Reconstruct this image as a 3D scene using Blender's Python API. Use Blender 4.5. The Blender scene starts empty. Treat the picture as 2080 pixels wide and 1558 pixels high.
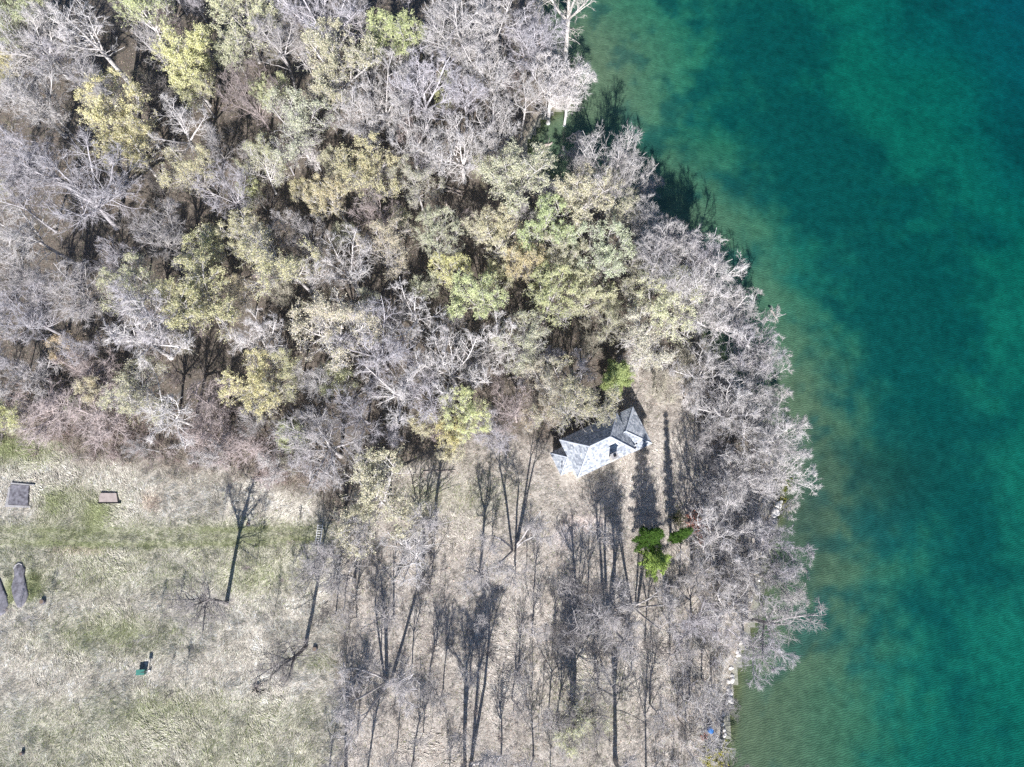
import bpy, bmesh, math, random
import numpy as np
from mathutils import Vector, Matrix

# ------------------------------------------------------------------ camera, sky, sun, exposure
SC = bpy.context.scene
COL = SC.collection
H = 125.0                       # flying height of the drone, metres
FPX = 1443.0                    # focal length in photo pixels (photo 2080 x 1558)
PITCH = math.radians(15.0)      # tilt away from straight down
SUN_EL, SUN_AZ = math.radians(38.0), math.radians(2.6)

cam_d = bpy.data.cameras.new('camera'); cam = bpy.data.objects.new('camera', cam_d); COL.objects.link(cam)
cam.location = (0, 0, H); cam.rotation_euler = (PITCH, 0, 0)
cam_d.sensor_width = 36.0; cam_d.lens = 36.0 * FPX / 2080.0
cam_d.clip_start = 1.0; cam_d.clip_end = 2000.0
SC.camera = cam

world = bpy.data.worlds.new('World'); SC.world = world; world.use_nodes = True
nt = world.node_tree; nt.nodes.clear()
sky = nt.nodes.new('ShaderNodeTexSky'); sky.sky_type = 'NISHITA'; sky.sun_disc = False
sky.ozone_density = 5.0; sky.dust_density = .3; sky.sun_elevation = SUN_EL; sky.sun_rotation = math.pi + SUN_AZ
bg = nt.nodes.new('ShaderNodeBackground'); bg.inputs['Strength'].default_value = 0.07
wo = nt.nodes.new('ShaderNodeOutputWorld')
nt.links.new(sky.outputs[0], bg.inputs[0]); nt.links.new(bg.outputs[0], wo.inputs[0])

sun_d = bpy.data.lights.new('sun', 'SUN'); sun_d.energy = 5.0; sun_d.angle = math.radians(0.5); sun_d.color = (1, .97, .955)
sun = bpy.data.objects.new('sun', sun_d); COL.objects.link(sun)
to_sun = Vector((-math.sin(SUN_AZ) * math.cos(SUN_EL), -math.cos(SUN_AZ) * math.cos(SUN_EL), math.sin(SUN_EL)))
sun.rotation_euler = to_sun.to_track_quat('Z', 'Y').to_euler(); sun.location = (0, -60, 120)

SC.view_settings.view_transform = 'Standard'; SC.view_settings.look = 'None'
SC.view_settings.exposure = 0.95; SC.view_settings.gamma = 1.0
SC.render.engine = 'CYCLES'
SC.cycles.use_denoising = False
SC.cycles.use_adaptive_sampling = False
SC.cycles.max_bounces = 6; SC.cycles.diffuse_bounces = 3; SC.cycles.transparent_max_bounces = 12
SC.cycles.caustics_reflective = False; SC.cycles.caustics_refractive = False

rng = np.random.default_rng(7)
random.seed(7)
WL = -0.75                      # water level

# ------------------------------------------------------------------ photo pixel <-> world
cp, sp = math.cos(PITCH), math.sin(PITCH)
def at(u, v, z=0.0):
    a, b = (u - 1040.0) / FPX, -(v - 779.0) / FPX
    dx, dy, dz = a, b * cp + sp, b * sp - cp
    t = (z - H) / dz
    return (dx * t, dy * t)
def proj(x, y, z=0.0):
    x = np.asarray(x, float); y = np.asarray(y, float); zz = z - H
    cy = y * cp + zz * sp; cz = -y * sp + zz * cp
    return 1040.0 + FPX * x / -cz, 779.0 - FPX * cy / -cz

# ------------------------------------------------------------------ noise and polygons
def _hash(ix, iy, s):
    n = (ix.astype(np.int64) * 374761393 + iy.astype(np.int64) * 668265263 + s * 2147483647) & 0xffffffff
    n = ((n ^ (n >> 13)) * 1274126177) & 0xffffffff
    return ((n ^ (n >> 16)) & 0xffff) / 65535.0
def vnoise(x, y, s=0):
    ix, iy = np.floor(x), np.floor(y); fx, fy = x - ix, y - iy
    fx = fx * fx * (3 - 2 * fx); fy = fy * fy * (3 - 2 * fy)
    a, b, c, d = _hash(ix, iy, s), _hash(ix + 1, iy, s), _hash(ix, iy + 1, s), _hash(ix + 1, iy + 1, s)
    return (a * (1 - fx) + b * fx) * (1 - fy) + (c * (1 - fx) + d * fx) * fy
def fbm(x, y, s=0, o=4):
    x = np.asarray(x, float); y = np.asarray(y, float)
    r = 0; amp = .5; tot = 0
    for k in range(o):
        r = r + amp * vnoise(x * 2 ** k + 17.3 * k, y * 2 ** k - 9.1 * k, s + k); tot += amp; amp *= .5
    return r / tot
def sstep(a, b, x):
    t = np.clip((x - a) / (b - a), 0, 1); return t * t * (3 - 2 * t)
def poly_dist(x, y, poly):
    """signed distance, positive inside"""
    x = np.asarray(x, float); y = np.asarray(y, float)
    d = np.full(x.shape, 1e9); ins = np.zeros(x.shape, bool); n = len(poly)
    for i in range(n):
        (x0, y0), (x1, y1) = poly[i], poly[(i + 1) % n]
        ex, ey = x1 - x0, y1 - y0
        t = np.clip(((x - x0) * ex + (y - y0) * ey) / (ex * ex + ey * ey + 1e-12), 0, 1)
        d = np.minimum(d, np.hypot(x - x0 - t * ex, y - y0 - t * ey))
        c = ((y0 > y) != (y1 > y))
        with np.errstate(divide='ignore', invalid='ignore'):
            ins ^= c & (x < ex * (y - y0) / (ey if ey else 1e-9) + x0)
    return np.where(ins, d, -d)

SHORE_PX = [(1085, -60), (1098, 40), (1128, 100), (1160, 150), (1160, 205), (1095, 240), (1062, 290), (1075, 345), (1140, 378),
            (1210, 398), (1282, 440), (1335, 492), (1372, 552), (1395, 612), (1412, 665), (1440, 715), (1490, 765), (1530, 825),
            (1560, 900), (1578, 970), (1584, 1018), (1572, 1050), (1556, 1100), (1541, 1165), (1530, 1235), (1510, 1300),
            (1489, 1362), (1480, 1420), (1468, 1515), (1458, 1600), (1450, 1700)]
SHORE = [at(u, v, WL) for u, v in SHORE_PX]
LAKE = [(SHORE[0][0] - 60, 520)] + SHORE + [(SHORE[-1][0] + 5, -420), (600, -420), (600, 520)]
LAKE[0] = (SHORE[0][0] - 10, 520)
def lake_d(x, y): return poly_dist(x, y, LAKE)

FIELD = [(-900, 850), (0, 880), (90, 892), (180, 925), (300, 925), (430, 955), (560, 985), (650, 1015), (700, 1100), (680, 1300),
         (700, 1420), (720, 1900), (-900, 1900)]
OPEN = [(600, 1060), (700, 1040), (820, 960), (960, 900), (1090, 900), (1150, 920), (1240, 820), (1290, 750), (1400, 760), (1450, 900), (1640, 1030), (1640, 1900), (600, 1900)]
def ground_masks(x, y):
    u, v = proj(x, y, 0.0)
    j = (fbm(x * .12, y * .12, 3) - .5) * 90
    field = sstep(-22, 22, poly_dist(u, v, FIELD) + j)
    opn = sstep(-25, 25, poly_dist(u, v, OPEN) + j) * (1 - field)
    pc = 1086 + 6 * np.sin(u / 160.0); path = (np.exp(-((v - pc + 13) / 7.0) ** 2) + np.exp(-((v - pc - 15) / 8.0) ** 2) + .35 * np.exp(-((v - pc) / 22.0) ** 2)) * sstep(760, 600, u)
    band = sstep(1035, 1070, v) * sstep(1230, 1180, v + (u - 300) * .04) * sstep(720, 560, u)
    low = sstep(1390, 1450, v + j * .5) * sstep(700, 620, u)
    g = .04 + .32 * band + .62 * path * (.45 + 1.1 * fbm(x * .05, y * .9, 77)) + .30 * low
    for (a, b, r1, r2, k) in ((30, 912, 75, 32, 1.2), (190, 1035, 50, 34, 1.1), (105, 1030, 26, 30, .8), (62, 1192, 18, 26, 1.3), (18, 1200, 20, 26, 1.2),
                              (230, 1290, 130, 42, .75), (130, 1010, 30, 18, .5), (520, 1180, 60, 40, .3), (1190, 1450, 70, 90, .35), (860, 1010, 30, 30, .4),
                              (640, 1345, 60, 18, .5), (960, 1010, 90, 60, .35), (330, 1430, 120, 30, .4)):
        g = g + k * np.exp(-((u - a) / r1) ** 2 - ((v - b) / r2) ** 2)
    n = fbm(x * .25, y * .35, 11)
    g = g * (.35 + 1.3 * n)
    return field, opn, np.clip(g, 0, 1.2), path, u, v
def lerp3(a, b, t): return a * (1 - t)[..., None] + np.asarray(b) * t[..., None]
def ground_color(x, y):
    field, opn, g, path, u, v = ground_masks(x, y)
    n1 = fbm(x * .5, y * .5, 21); n2 = fbm(x * .09, y * .09, 31)
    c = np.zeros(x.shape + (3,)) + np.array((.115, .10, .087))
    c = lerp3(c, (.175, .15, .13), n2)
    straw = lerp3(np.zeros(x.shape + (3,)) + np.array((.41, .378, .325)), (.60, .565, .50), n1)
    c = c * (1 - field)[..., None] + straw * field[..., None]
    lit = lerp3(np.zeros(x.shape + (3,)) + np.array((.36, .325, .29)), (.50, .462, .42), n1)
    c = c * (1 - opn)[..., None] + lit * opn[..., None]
    c = lerp3(c, (.22, .24, .12), np.clip(g * .8, 0, .9))
    # bare patches: pink dirt, sandy clearing
    for (a, b, r1, r2, k, cc) in ((305, 1020, 20, 22, .45, (.46, .33, .25)), (1185, 1062, 42, 20, 1.0, (.55, .48, .44)), (1145, 1090, 24, 26, .8, (.52, .48, .47)),
                                  (160, 1120, 60, 8, .5, (.45, .36, .28))):
        m = k * np.exp(-(((u - a) / r1) ** 2 + ((v - b) / r2) ** 2) ** 2) * (.6 + .6 * n1)
        c = lerp3(c, cc, np.clip(m, 0, 1))
    return c
def ground_z(x, y, d=None):
    x = np.asarray(x, float); y = np.asarray(y, float)
    if d is None: d = lake_d(x, y)
    land = -d
    rel = (fbm(x * .05, y * .05, 5) - .5) * .7 * sstep(3, 12, land) + (fbm(x * .5, y * .5, 6) - .5) * .22 * sstep(1, 4, land)
    zl = WL - .12 + sstep(-.4, 3.2, land) * (-WL + .12) + rel
    dd = np.maximum(d, 0)
    dep = .12 + .045 * np.minimum(dd, 14) + sstep(10, 34, dd) * 2.0 + sstep(30, 100, dd) * 2.6 + (fbm(x * .05, y * .05, 9) - .5) * 1.1 * sstep(4, 25, dd)
    return np.where(d > 0, WL - dep, zl)
def gz(x, y): return float(ground_z(np.array([x]), np.array([y]))[0])

# ------------------------------------------------------------------ mesh and material helpers
def mesh_np(name, verts, tris=None, quads=None, smooth=False):
    me = bpy.data.meshes.new(name)
    verts = np.asarray(verts, np.float32).reshape(-1, 3)
    me.vertices.add(len(verts)); me.vertices.foreach_set('co', verts.ravel())
    loops, starts = [], []
    n = 0
    for arr, k in ((tris, 3), (quads, 4)):
        if arr is not None and len(arr):
            arr = np.asarray(arr, np.int32).reshape(-1, k)
            loops.append(arr.ravel()); starts.append(n + np.arange(len(arr)) * k); n += arr.size
    loops = np.concatenate(loops); starts = np.concatenate(starts)
    me.loops.add(len(loops)); me.loops.foreach_set('vertex_index', loops)
    me.polygons.add(len(starts)); me.polygons.foreach_set('loop_start', starts.astype(np.int32))
    if smooth: me.polygons.foreach_set('use_smooth', np.ones(len(starts), bool))
    me.update(calc_edges=True); me.validate()
    return me
def set_col(me, cols, name='col'):
    a = me.attributes.new(name, 'FLOAT_COLOR', 'POINT')
    c = np.ones((len(me.vertices), 4), np.float32); c[:, :3] = cols
    a.data.foreach_set('color', c.ravel())
def link(name, me, mat=None, parent=None, loc=None):
    o = bpy.data.objects.new(name, me); COL.objects.link(o)
    if mat is not None and me is not None and not len(me.materials): me.materials.append(mat)
    if parent is not None: o.parent = parent
    if loc is not None: o.location = loc
    return o
def tag(o, label=None, cat=None, group=None, kind=None):
    if label: o['label'] = label
    if cat: o['category'] = cat
    if group: o['group'] = group
    if kind: o['kind'] = kind
    return o
def empty(name, loc=(0, 0, 0), rz=0.0):
    o = bpy.data.objects.new(name, None); COL.objects.link(o); o.location = loc; o.rotation_euler = (0, 0, rz); o.empty_display_size = .3
    return o

def new_mat(name):
    m = bpy.data.materials.new(name); m.use_nodes = True
    t = m.node_tree; t.nodes.clear()
    out = t.nodes.new('ShaderNodeOutputMaterial')
    return m, t, out
def N(t, typ, **kw):
    n = t.nodes.new(typ)
    for k, v in kw.items():
        if k in n.inputs: n.inputs[k].default_value = v
        else: setattr(n, k, v)
    return n
def noise(t, scale, detail=4, rough=.6, vec=None):
    n = N(t, 'ShaderNodeTexNoise'); n.inputs['Scale'].default_value = scale; n.inputs['Detail'].default_value = detail; n.inputs['Roughness'].default_value = rough
    if vec is not None: t.links.new(vec, n.inputs['Vector'])
    return n
def mixc(t, a, b, fac, mode='MIX'):
    n = t.nodes.new('ShaderNodeMix'); n.data_type = 'RGBA'; n.blend_type = mode
    for sock, val in ((n.inputs['A'], a), (n.inputs['B'], b), (n.inputs['Factor'], fac)):
        pass
    def setin(idx, val):
        s = n.inputs[idx]
        if hasattr(val, 'is_linked') or hasattr(val, 'links'): t.links.new(val, s)
        else: s.default_value = val if not isinstance(val, tuple) else (val + (1,))[:4]
    setin(0, fac); setin(6, a); setin(7, b)
    return n.outputs[2]
def ramp(t, fac, stops):
    r = t.nodes.new('ShaderNodeValToRGB'); t.links.new(fac, r.inputs[0])
    e = r.color_ramp.elements
    while len(e) < len(stops): e.new(.5)
    for el, (p, c) in zip(e, stops): el.position = p; el.color = c if len(c) == 4 else tuple(c) + (1,)
    return r.outputs[0]
def principled(t, out, color, rough=.9, spec=.2, bump=None, bstr=.4, bdist=.05, metal=0.0):
    p = t.nodes.new('ShaderNodeBsdfPrincipled'); p.inputs['Roughness'].default_value = rough; p.inputs['Specular IOR Level'].default_value = spec
    p.inputs['Metallic'].default_value = metal
    if isinstance(color, tuple): p.inputs['Base Color'].default_value = color + (1,)
    else: t.links.new(color, p.inputs['Base Color'])
    if bump is not None:
        b = t.nodes.new('ShaderNodeBump'); b.inputs['Strength'].default_value = bstr; b.inputs['Distance'].default_value = bdist
        t.links.new(bump, b.inputs['Height']); t.links.new(b.outputs[0], p.inputs['Normal'])
    t.links.new(p.outputs[0], out.inputs['Surface'])
    return p
def simple_mat(name, color, rough=.8, var=.25, scale=3.0, spec=.2, bump=.3, metal=0.0):
    m, t, out = new_mat(name)
    tc = N(t, 'ShaderNodeTexCoord'); n = noise(t, scale, 6, .65, tc.outputs['Object'])
    dark = tuple(c * (1 - var) for c in color); lite = tuple(min(1, c * (1 + var)) for c in color)
    c = ramp(t, n.outputs['Fac'], ((.3, dark), (.7, lite)))
    principled(t, out, c, rough, spec, n.outputs['Fac'], bump, .04, metal)
    return m

# bark: tint comes from each object's own colour
m_bark, t, out = new_mat('bark')
oi = N(t, 'ShaderNodeObjectInfo'); tc = N(t, 'ShaderNodeTexCoord')
n1 = noise(t, 2.2, 6, .7, tc.outputs['Object'])
c = mixc(t, oi.outputs['Color'], ramp(t, n1.outputs['Fac'], ((.28, (.45, .43, .42)), (.72, (1.25, 1.22, 1.2)))), 1.0, 'MULTIPLY')
principled(t, out, c, .85, .15, n1.outputs['Fac'], .5, .05)

def leaf_mat(name, translucent=.35):
    m, t, out = new_mat(name)
    oi = N(t, 'ShaderNodeObjectInfo'); g = N(t, 'ShaderNodeNewGeometry')
    v = ramp(t, g.outputs['Random Per Island'], ((0, (.62, .66, .5)), (.5, (1, 1, 1)), (1, (1.3, 1.22, 1.15))))
    c = mixc(t, oi.outputs['Color'], v, 1.0, 'MULTIPLY')
    d = N(t, 'ShaderNodeBsdfDiffuse'); tr = N(t, 'ShaderNodeBsdfTranslucent'); mx = N(t, 'ShaderNodeMixShader'); mx.inputs[0].default_value = translucent
    t.links.new(c, d.inputs[0]); t.links.new(c, tr.inputs[0]); t.links.new(d.outputs[0], mx.inputs[1]); t.links.new(tr.outputs[0], mx.inputs[2])
    t.links.new(mx.outputs[0], out.inputs['Surface'])
    return m
m_leaf = leaf_mat('spring_leaf', .35)
m_needle = leaf_mat('needle', .15)

def attr_mat(name, translucent=.0, var=.35):
    m, t, out = new_mat(name)
    a = N(t, 'ShaderNodeAttribute'); a.attribute_name = 'col'; g = N(t, 'ShaderNodeNewGeometry')
    v = ramp(t, g.outputs['Random Per Island'], ((0, (1 - var,) * 3), (1, (1 + var,) * 3)))
    c = mixc(t, a.outputs['Color'], v, 1.0, 'MULTIPLY')
    d = N(t, 'ShaderNodeBsdfDiffuse'); t.links.new(c, d.inputs[0])
    if translucent:
        tr = N(t, 'ShaderNodeBsdfTranslucent'); mx = N(t, 'ShaderNodeMixShader'); mx.inputs[0].default_value = translucent
        t.links.new(c, tr.inputs[0]); t.links.new(d.outputs[0], mx.inputs[1]); t.links.new(tr.outputs[0], mx.inputs[2]); t.links.new(mx.outputs[0], out.inputs['Surface'])
    else: t.links.new(d.outputs[0], out.inputs['Surface'])
    return m
m_grass = attr_mat('dry_grass', .2, .35)
m_litter = attr_mat('leaf_litter', .1, .4)
m_brush = attr_mat('brush_twigs', 0, .3)

m_ground, t, out = new_mat('ground')
a = N(t, 'ShaderNodeAttribute'); a.attribute_name = 'col'; tc = N(t, 'ShaderNodeTexCoord')
n1 = noise(t, 1.6, 8, .72, tc.outputs['Object']); n2 = noise(t, 9.0, 5, .7, tc.outputs['Object'])
c = mixc(t, a.outputs['Color'], ramp(t, n1.outputs['Fac'], ((.3, (.6, .58, .56)), (.7, (1.3, 1.3, 1.3)))), 1.0, 'MULTIPLY')
c = mixc(t, c, ramp(t, n2.outputs['Fac'], ((.32, (.6, .6, .6)), (.68, (1.25, 1.25, 1.25)))), 1.0, 'MULTIPLY')
principled(t, out, c, .95, .1, n1.outputs['Fac'], .8, .25)

m_bed, t, out = new_mat('lake_bed')
a = N(t, 'ShaderNodeAttribute'); a.attribute_name = 'col'; tc = N(t, 'ShaderNodeTexCoord')
mp = N(t, 'ShaderNodeMapping'); mp.inputs['Rotation'].default_value = (0, 0, math.radians(-14)); t.links.new(tc.outputs['Object'], mp.inputs[0])
wv = N(t, 'ShaderNodeTexWave'); wv.bands_direction = 'Y'; wv.inputs['Scale'].default_value = .95; wv.inputs['Distortion'].default_value = 9.0
wv.inputs['Detail'].default_value = 3; wv.inputs['Detail Scale'].default_value = 1.1; t.links.new(mp.outputs[0], wv.inputs['Vector'])
n1 = noise(t, .55, 8, .7, tc.outputs['Object'])
c = mixc(t, a.outputs['Color'], ramp(t, n1.outputs['Fac'], ((.3, (.62, .66, .64)), (.7, (1.32, 1.28, 1.22)))), 1.0, 'MULTIPLY')
c = mixc(t, c, ramp(t, wv.outputs['Fac'], ((.15, (.82, .84, .82)), (.85, (1.18, 1.17, 1.14)))), 1.0, 'MULTIPLY')
principled(t, out, c, .95, .05, wv.outputs['Fac'], .4, .07)

m_water, t, out = new_mat('lake_water')
tc = N(t, 'ShaderNodeTexCoord'); mp = N(t, 'ShaderNodeMapping'); mp.inputs['Rotation'].default_value = (0, 0, math.radians(-12)); mp.inputs['Scale'].default_value = (.45, 1.6, 1)
t.links.new(tc.outputs['Object'], mp.inputs[0])
n1 = noise(t, .9, 4, .6, mp.outputs[0])
bm_ = N(t, 'ShaderNodeBump'); bm_.inputs['Strength'].default_value = .4; bm_.inputs['Distance'].default_value = .12; t.links.new(n1.outputs['Fac'], bm_.inputs['Height'])
gl = N(t, 'ShaderNodeBsdfGlossy'); gl.inputs['Roughness'].default_value = .06; t.links.new(bm_.outputs[0], gl.inputs['Normal'])
tr = N(t, 'ShaderNodeBsdfTransparent'); fr = N(t, 'ShaderNodeFresnel'); fr.inputs['IOR'].default_value = 1.33; t.links.new(bm_.outputs[0], fr.inputs['Normal'])
mx = N(t, 'ShaderNodeMixShader'); gm = N(t, 'ShaderNodeNewGeometry'); mt_ = N(t, 'ShaderNodeMath'); mt_.operation = 'SUBTRACT'; mt_.use_clamp = True   # reflect on the air side only: rays leaving the water pass straight out
t.links.new(fr.outputs[0], mt_.inputs[0]); t.links.new(gm.outputs['Backfacing'], mt_.inputs[1]); t.links.new(mt_.outputs[0], mx.inputs[0]); t.links.new(tr.outputs[0], mx.inputs[1]); t.links.new(gl.outputs[0], mx.inputs[2])
t.links.new(mx.outputs[0], out.inputs['Surface'])
va = N(t, 'ShaderNodeVolumeAbsorption'); va.inputs['Density'].default_value = .27; va.inputs['Color'].default_value = (0.0, .905, .90, 1)
t.links.new(va.outputs[0], out.inputs['Volume'])

# ------------------------------------------------------------------ terrain, lake bed, water
def grid_sheet():
    def axis(lo, hi, step, far):
        a = np.arange(lo, hi + step * .5, step); g = []; s = step; p = lo
        while p > -far: s *= 1.35; p -= s; g.append(p)
        left = np.array(g[::-1]); g = []; s = step; p = a[-1]
        while p < far: s *= 1.35; p += s; g.append(p)
        return np.concatenate([left, a, np.array(g)])
    X = axis(-122, 128, .9, 560); Y = axis(-42, 136, .9, 480)
    gx, gy = np.meshgrid(X, Y)
    d = lake_d(gx, gy); z = ground_z(gx, gy, d)
    nx, ny = len(X), len(Y)
    idx = np.arange(nx * ny).reshape(ny, nx)
    q = np.stack([idx[:-1, :-1], idx[:-1, 1:], idx[1:, 1:], idx[1:, :-1]], -1).reshape(-1, 4)
    dq = d.ravel()[q].mean(1)
    V = np.stack([gx.ravel(), gy.ravel(), z.ravel()], 1)
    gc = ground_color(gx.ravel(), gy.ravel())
    dd = d.ravel(); x, y = V[:, 0], V[:, 1]
    # strip along the water: grey pebbles and mud
    gc = lerp3(gc, (.30, .27, .22), sstep(-2.2, -.3, dd))
    # bed: sand near the shore, weed beds, paler marl further out
    sand = np.zeros((len(x), 3)) + np.array((.098, .122, .078))
    n = fbm(x * .035, y * .035, 41, 5); n2 = fbm(x * .12, y * .12, 47, 4); n3 = fbm(x * .4, y * .4, 53, 3)
    u, v = proj(x, y, -2.0)
    wide = 14 + 13 * sstep(600, 0, v) + 5 * sstep(1250, 1500, v)
    band = sstep(-5, 16, dd - wide + (n2 - .5) * 22 + (n3 - .5) * 14)
    weed = band * sstep(.36, .66, n + .22 * np.exp(-((dd - 32) / 16) ** 2) - .20 * np.exp(-((dd - 62) / 14) ** 2) + (n3 - .5) * .26 + (n2 - .5) * .30)
    sand = lerp3(sand, (.032, .098, .074), band); sand = lerp3(sand, (.008, .064, .088), sstep(60, 105, dd + (n - .5) * 30))
    spots = sstep(.56, .70, n2 + (n3 - .5) * .35) * sstep(2, 9, dd) * (1 - band) * .55; sand = sand * (1 - .22 * sstep(600, 1000, v) * (1 - band))[:, None]
    bc = lerp3(sand, (.008, .048, .050), np.clip(weed * .85 + spots, 0, .93))
    dark = np.exp(-((u - 1800) / 130) ** 2 - ((v - 960) / 70) ** 2) + np.exp(-((u - 1640) / 60) ** 2 - ((v - 1080) / 90) ** 2) * .6
    bc = lerp3(bc, (.02, .045, .04), np.clip(dark * (.4 + n3), 0, .85))
    bc = lerp3(bc, (.085, .078, .03), sstep(3.0, 0, dd) * .7)
    def cut(mask):
        f = q[mask]; used = np.unique(f); m = np.full(len(V), -1); m[used] = np.arange(len(used))
        return V[used], m[f], used
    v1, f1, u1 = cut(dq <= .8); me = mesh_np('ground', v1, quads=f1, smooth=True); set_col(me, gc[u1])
    tag(link('ground', me, m_ground), kind='structure')
    v2, f2, u2 = cut(dq > .8); me = mesh_np('lake_bed', v2, quads=f2, smooth=True); set_col(me, bc[u2])
    tag(link('lake_bed', me, m_bed), kind='structure')
grid_sheet()
x0 = min(p[0] for p in SHORE) - 8
bm = bmesh.new(); bmesh.ops.create_cube(bm, size=1)
for vv in bm.verts:
    vv.co = Vector((x0 if vv.co.x < 0 else 540, -400 if vv.co.y < 0 else 460, -16 if vv.co.z < 0 else WL))
me = bpy.data.meshes.new('lake_water'); bm.to_mesh(me); bm.free()
tag(link('lake_water', me, m_water), kind='structure')

# ------------------------------------------------------------------ tree generator
def unit(v): return v / (np.linalg.norm(v) + 1e-9)
def perp_frame(d):
    d = unit(d); a = np.array((0, 0, 1.0)) if abs(d[2]) < .9 else np.array((1.0, 0, 0))
    s = unit(np.cross(d, a)); return s, np.cross(s, d)
def tilt(d, ang, az):
    s, b = perp_frame(d); return unit(d * math.cos(ang) + (s * math.cos(az) + b * math.sin(az)) * math.sin(ang))
def grow(r, p, d, L, n, wob, up):
    pts = [p.copy()]
    for i in range(n):
        d = unit(d + r.normal(0, wob, 3) + np.array((0, 0, up)))
        p = p + d * (L / n); pts.append(p)
    return np.array(pts)
class Tubes:
    def __init__(s): s.v = []; s.q = []; s.t = []; s.n = 0
    def tube(s, pts, r0, r1, sides):
        n = len(pts); rad = np.linspace(r0, r1, n)
        dd = np.gradient(pts, axis=0); dd /= np.linalg.norm(dd, axis=1)[:, None] + 1e-9
        a = np.where(np.abs(dd[:, 2:3]) < .9, np.array((0, 0, 1.0)), np.array((1.0, 0, 0)))
        if abs(dd[:, 2]).min() < .95 and abs(dd[:, 2]).max() > .85: a = np.tile(np.array((.31, .95, .1)), (n, 1))
        e1 = np.cross(dd, a); e1 /= np.linalg.norm(e1, axis=1)[:, None] + 1e-9; e2 = np.cross(e1, dd)
        th = np.arange(sides) / sides * 2 * math.pi
        ring = pts[:, None, :] + rad[:, None, None] * (e1[:, None, :] * np.cos(th)[None, :, None] + e2[:, None, :] * np.sin(th)[None, :, None])
        s.v.append(ring.reshape(-1, 3))
        i = np.arange(n - 1)[:, None] * sides; k = np.arange(sides)[None, :]; k2 = (k + 1) % sides
        s.q.append((np.stack([i + k, i + k2, i + sides + k2, i + sides + k], -1) + s.n).reshape(-1, 4)); s.n += n * sides
    def cones(s, P, D, L, R):
        """vectorised thin three-sided twigs"""
        m = len(P); a = rng.normal(size=(m, 3)); e1 = np.cross(D, a); e1 /= np.linalg.norm(e1, axis=1)[:, None] + 1e-9; e2 = np.cross(e1, D)
        V = np.empty((m, 4, 3))
        for k in range(3):
            th = k * 2.0944; V[:, k] = P + R[:, None] * (e1 * math.cos(th) + e2 * math.sin(th))
        V[:, 3] = P + D * L[:, None]
        b = s.n + np.arange(m)[:, None] * 4
        s.t.append(np.concatenate([b + np.array([[0, 1, 3]]), b + np.array([[1, 2, 3]]), b + np.array([[2, 0, 3]])])); s.v.append(V.reshape(-1, 3)); s.n += m * 4
    def mesh(s, name, smooth=True):
        return mesh_np(name, np.concatenate(s.v), np.concatenate(s.t) if s.t else None, np.concatenate(s.q) if s.q else None, smooth)
def along(pts, t):
    f = t * (len(pts) - 1); i = min(int(f), len(pts) - 2); return pts[i] + (pts[i + 1] - pts[i]) * (f - i), unit(pts[i + 1] - pts[i])

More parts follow.
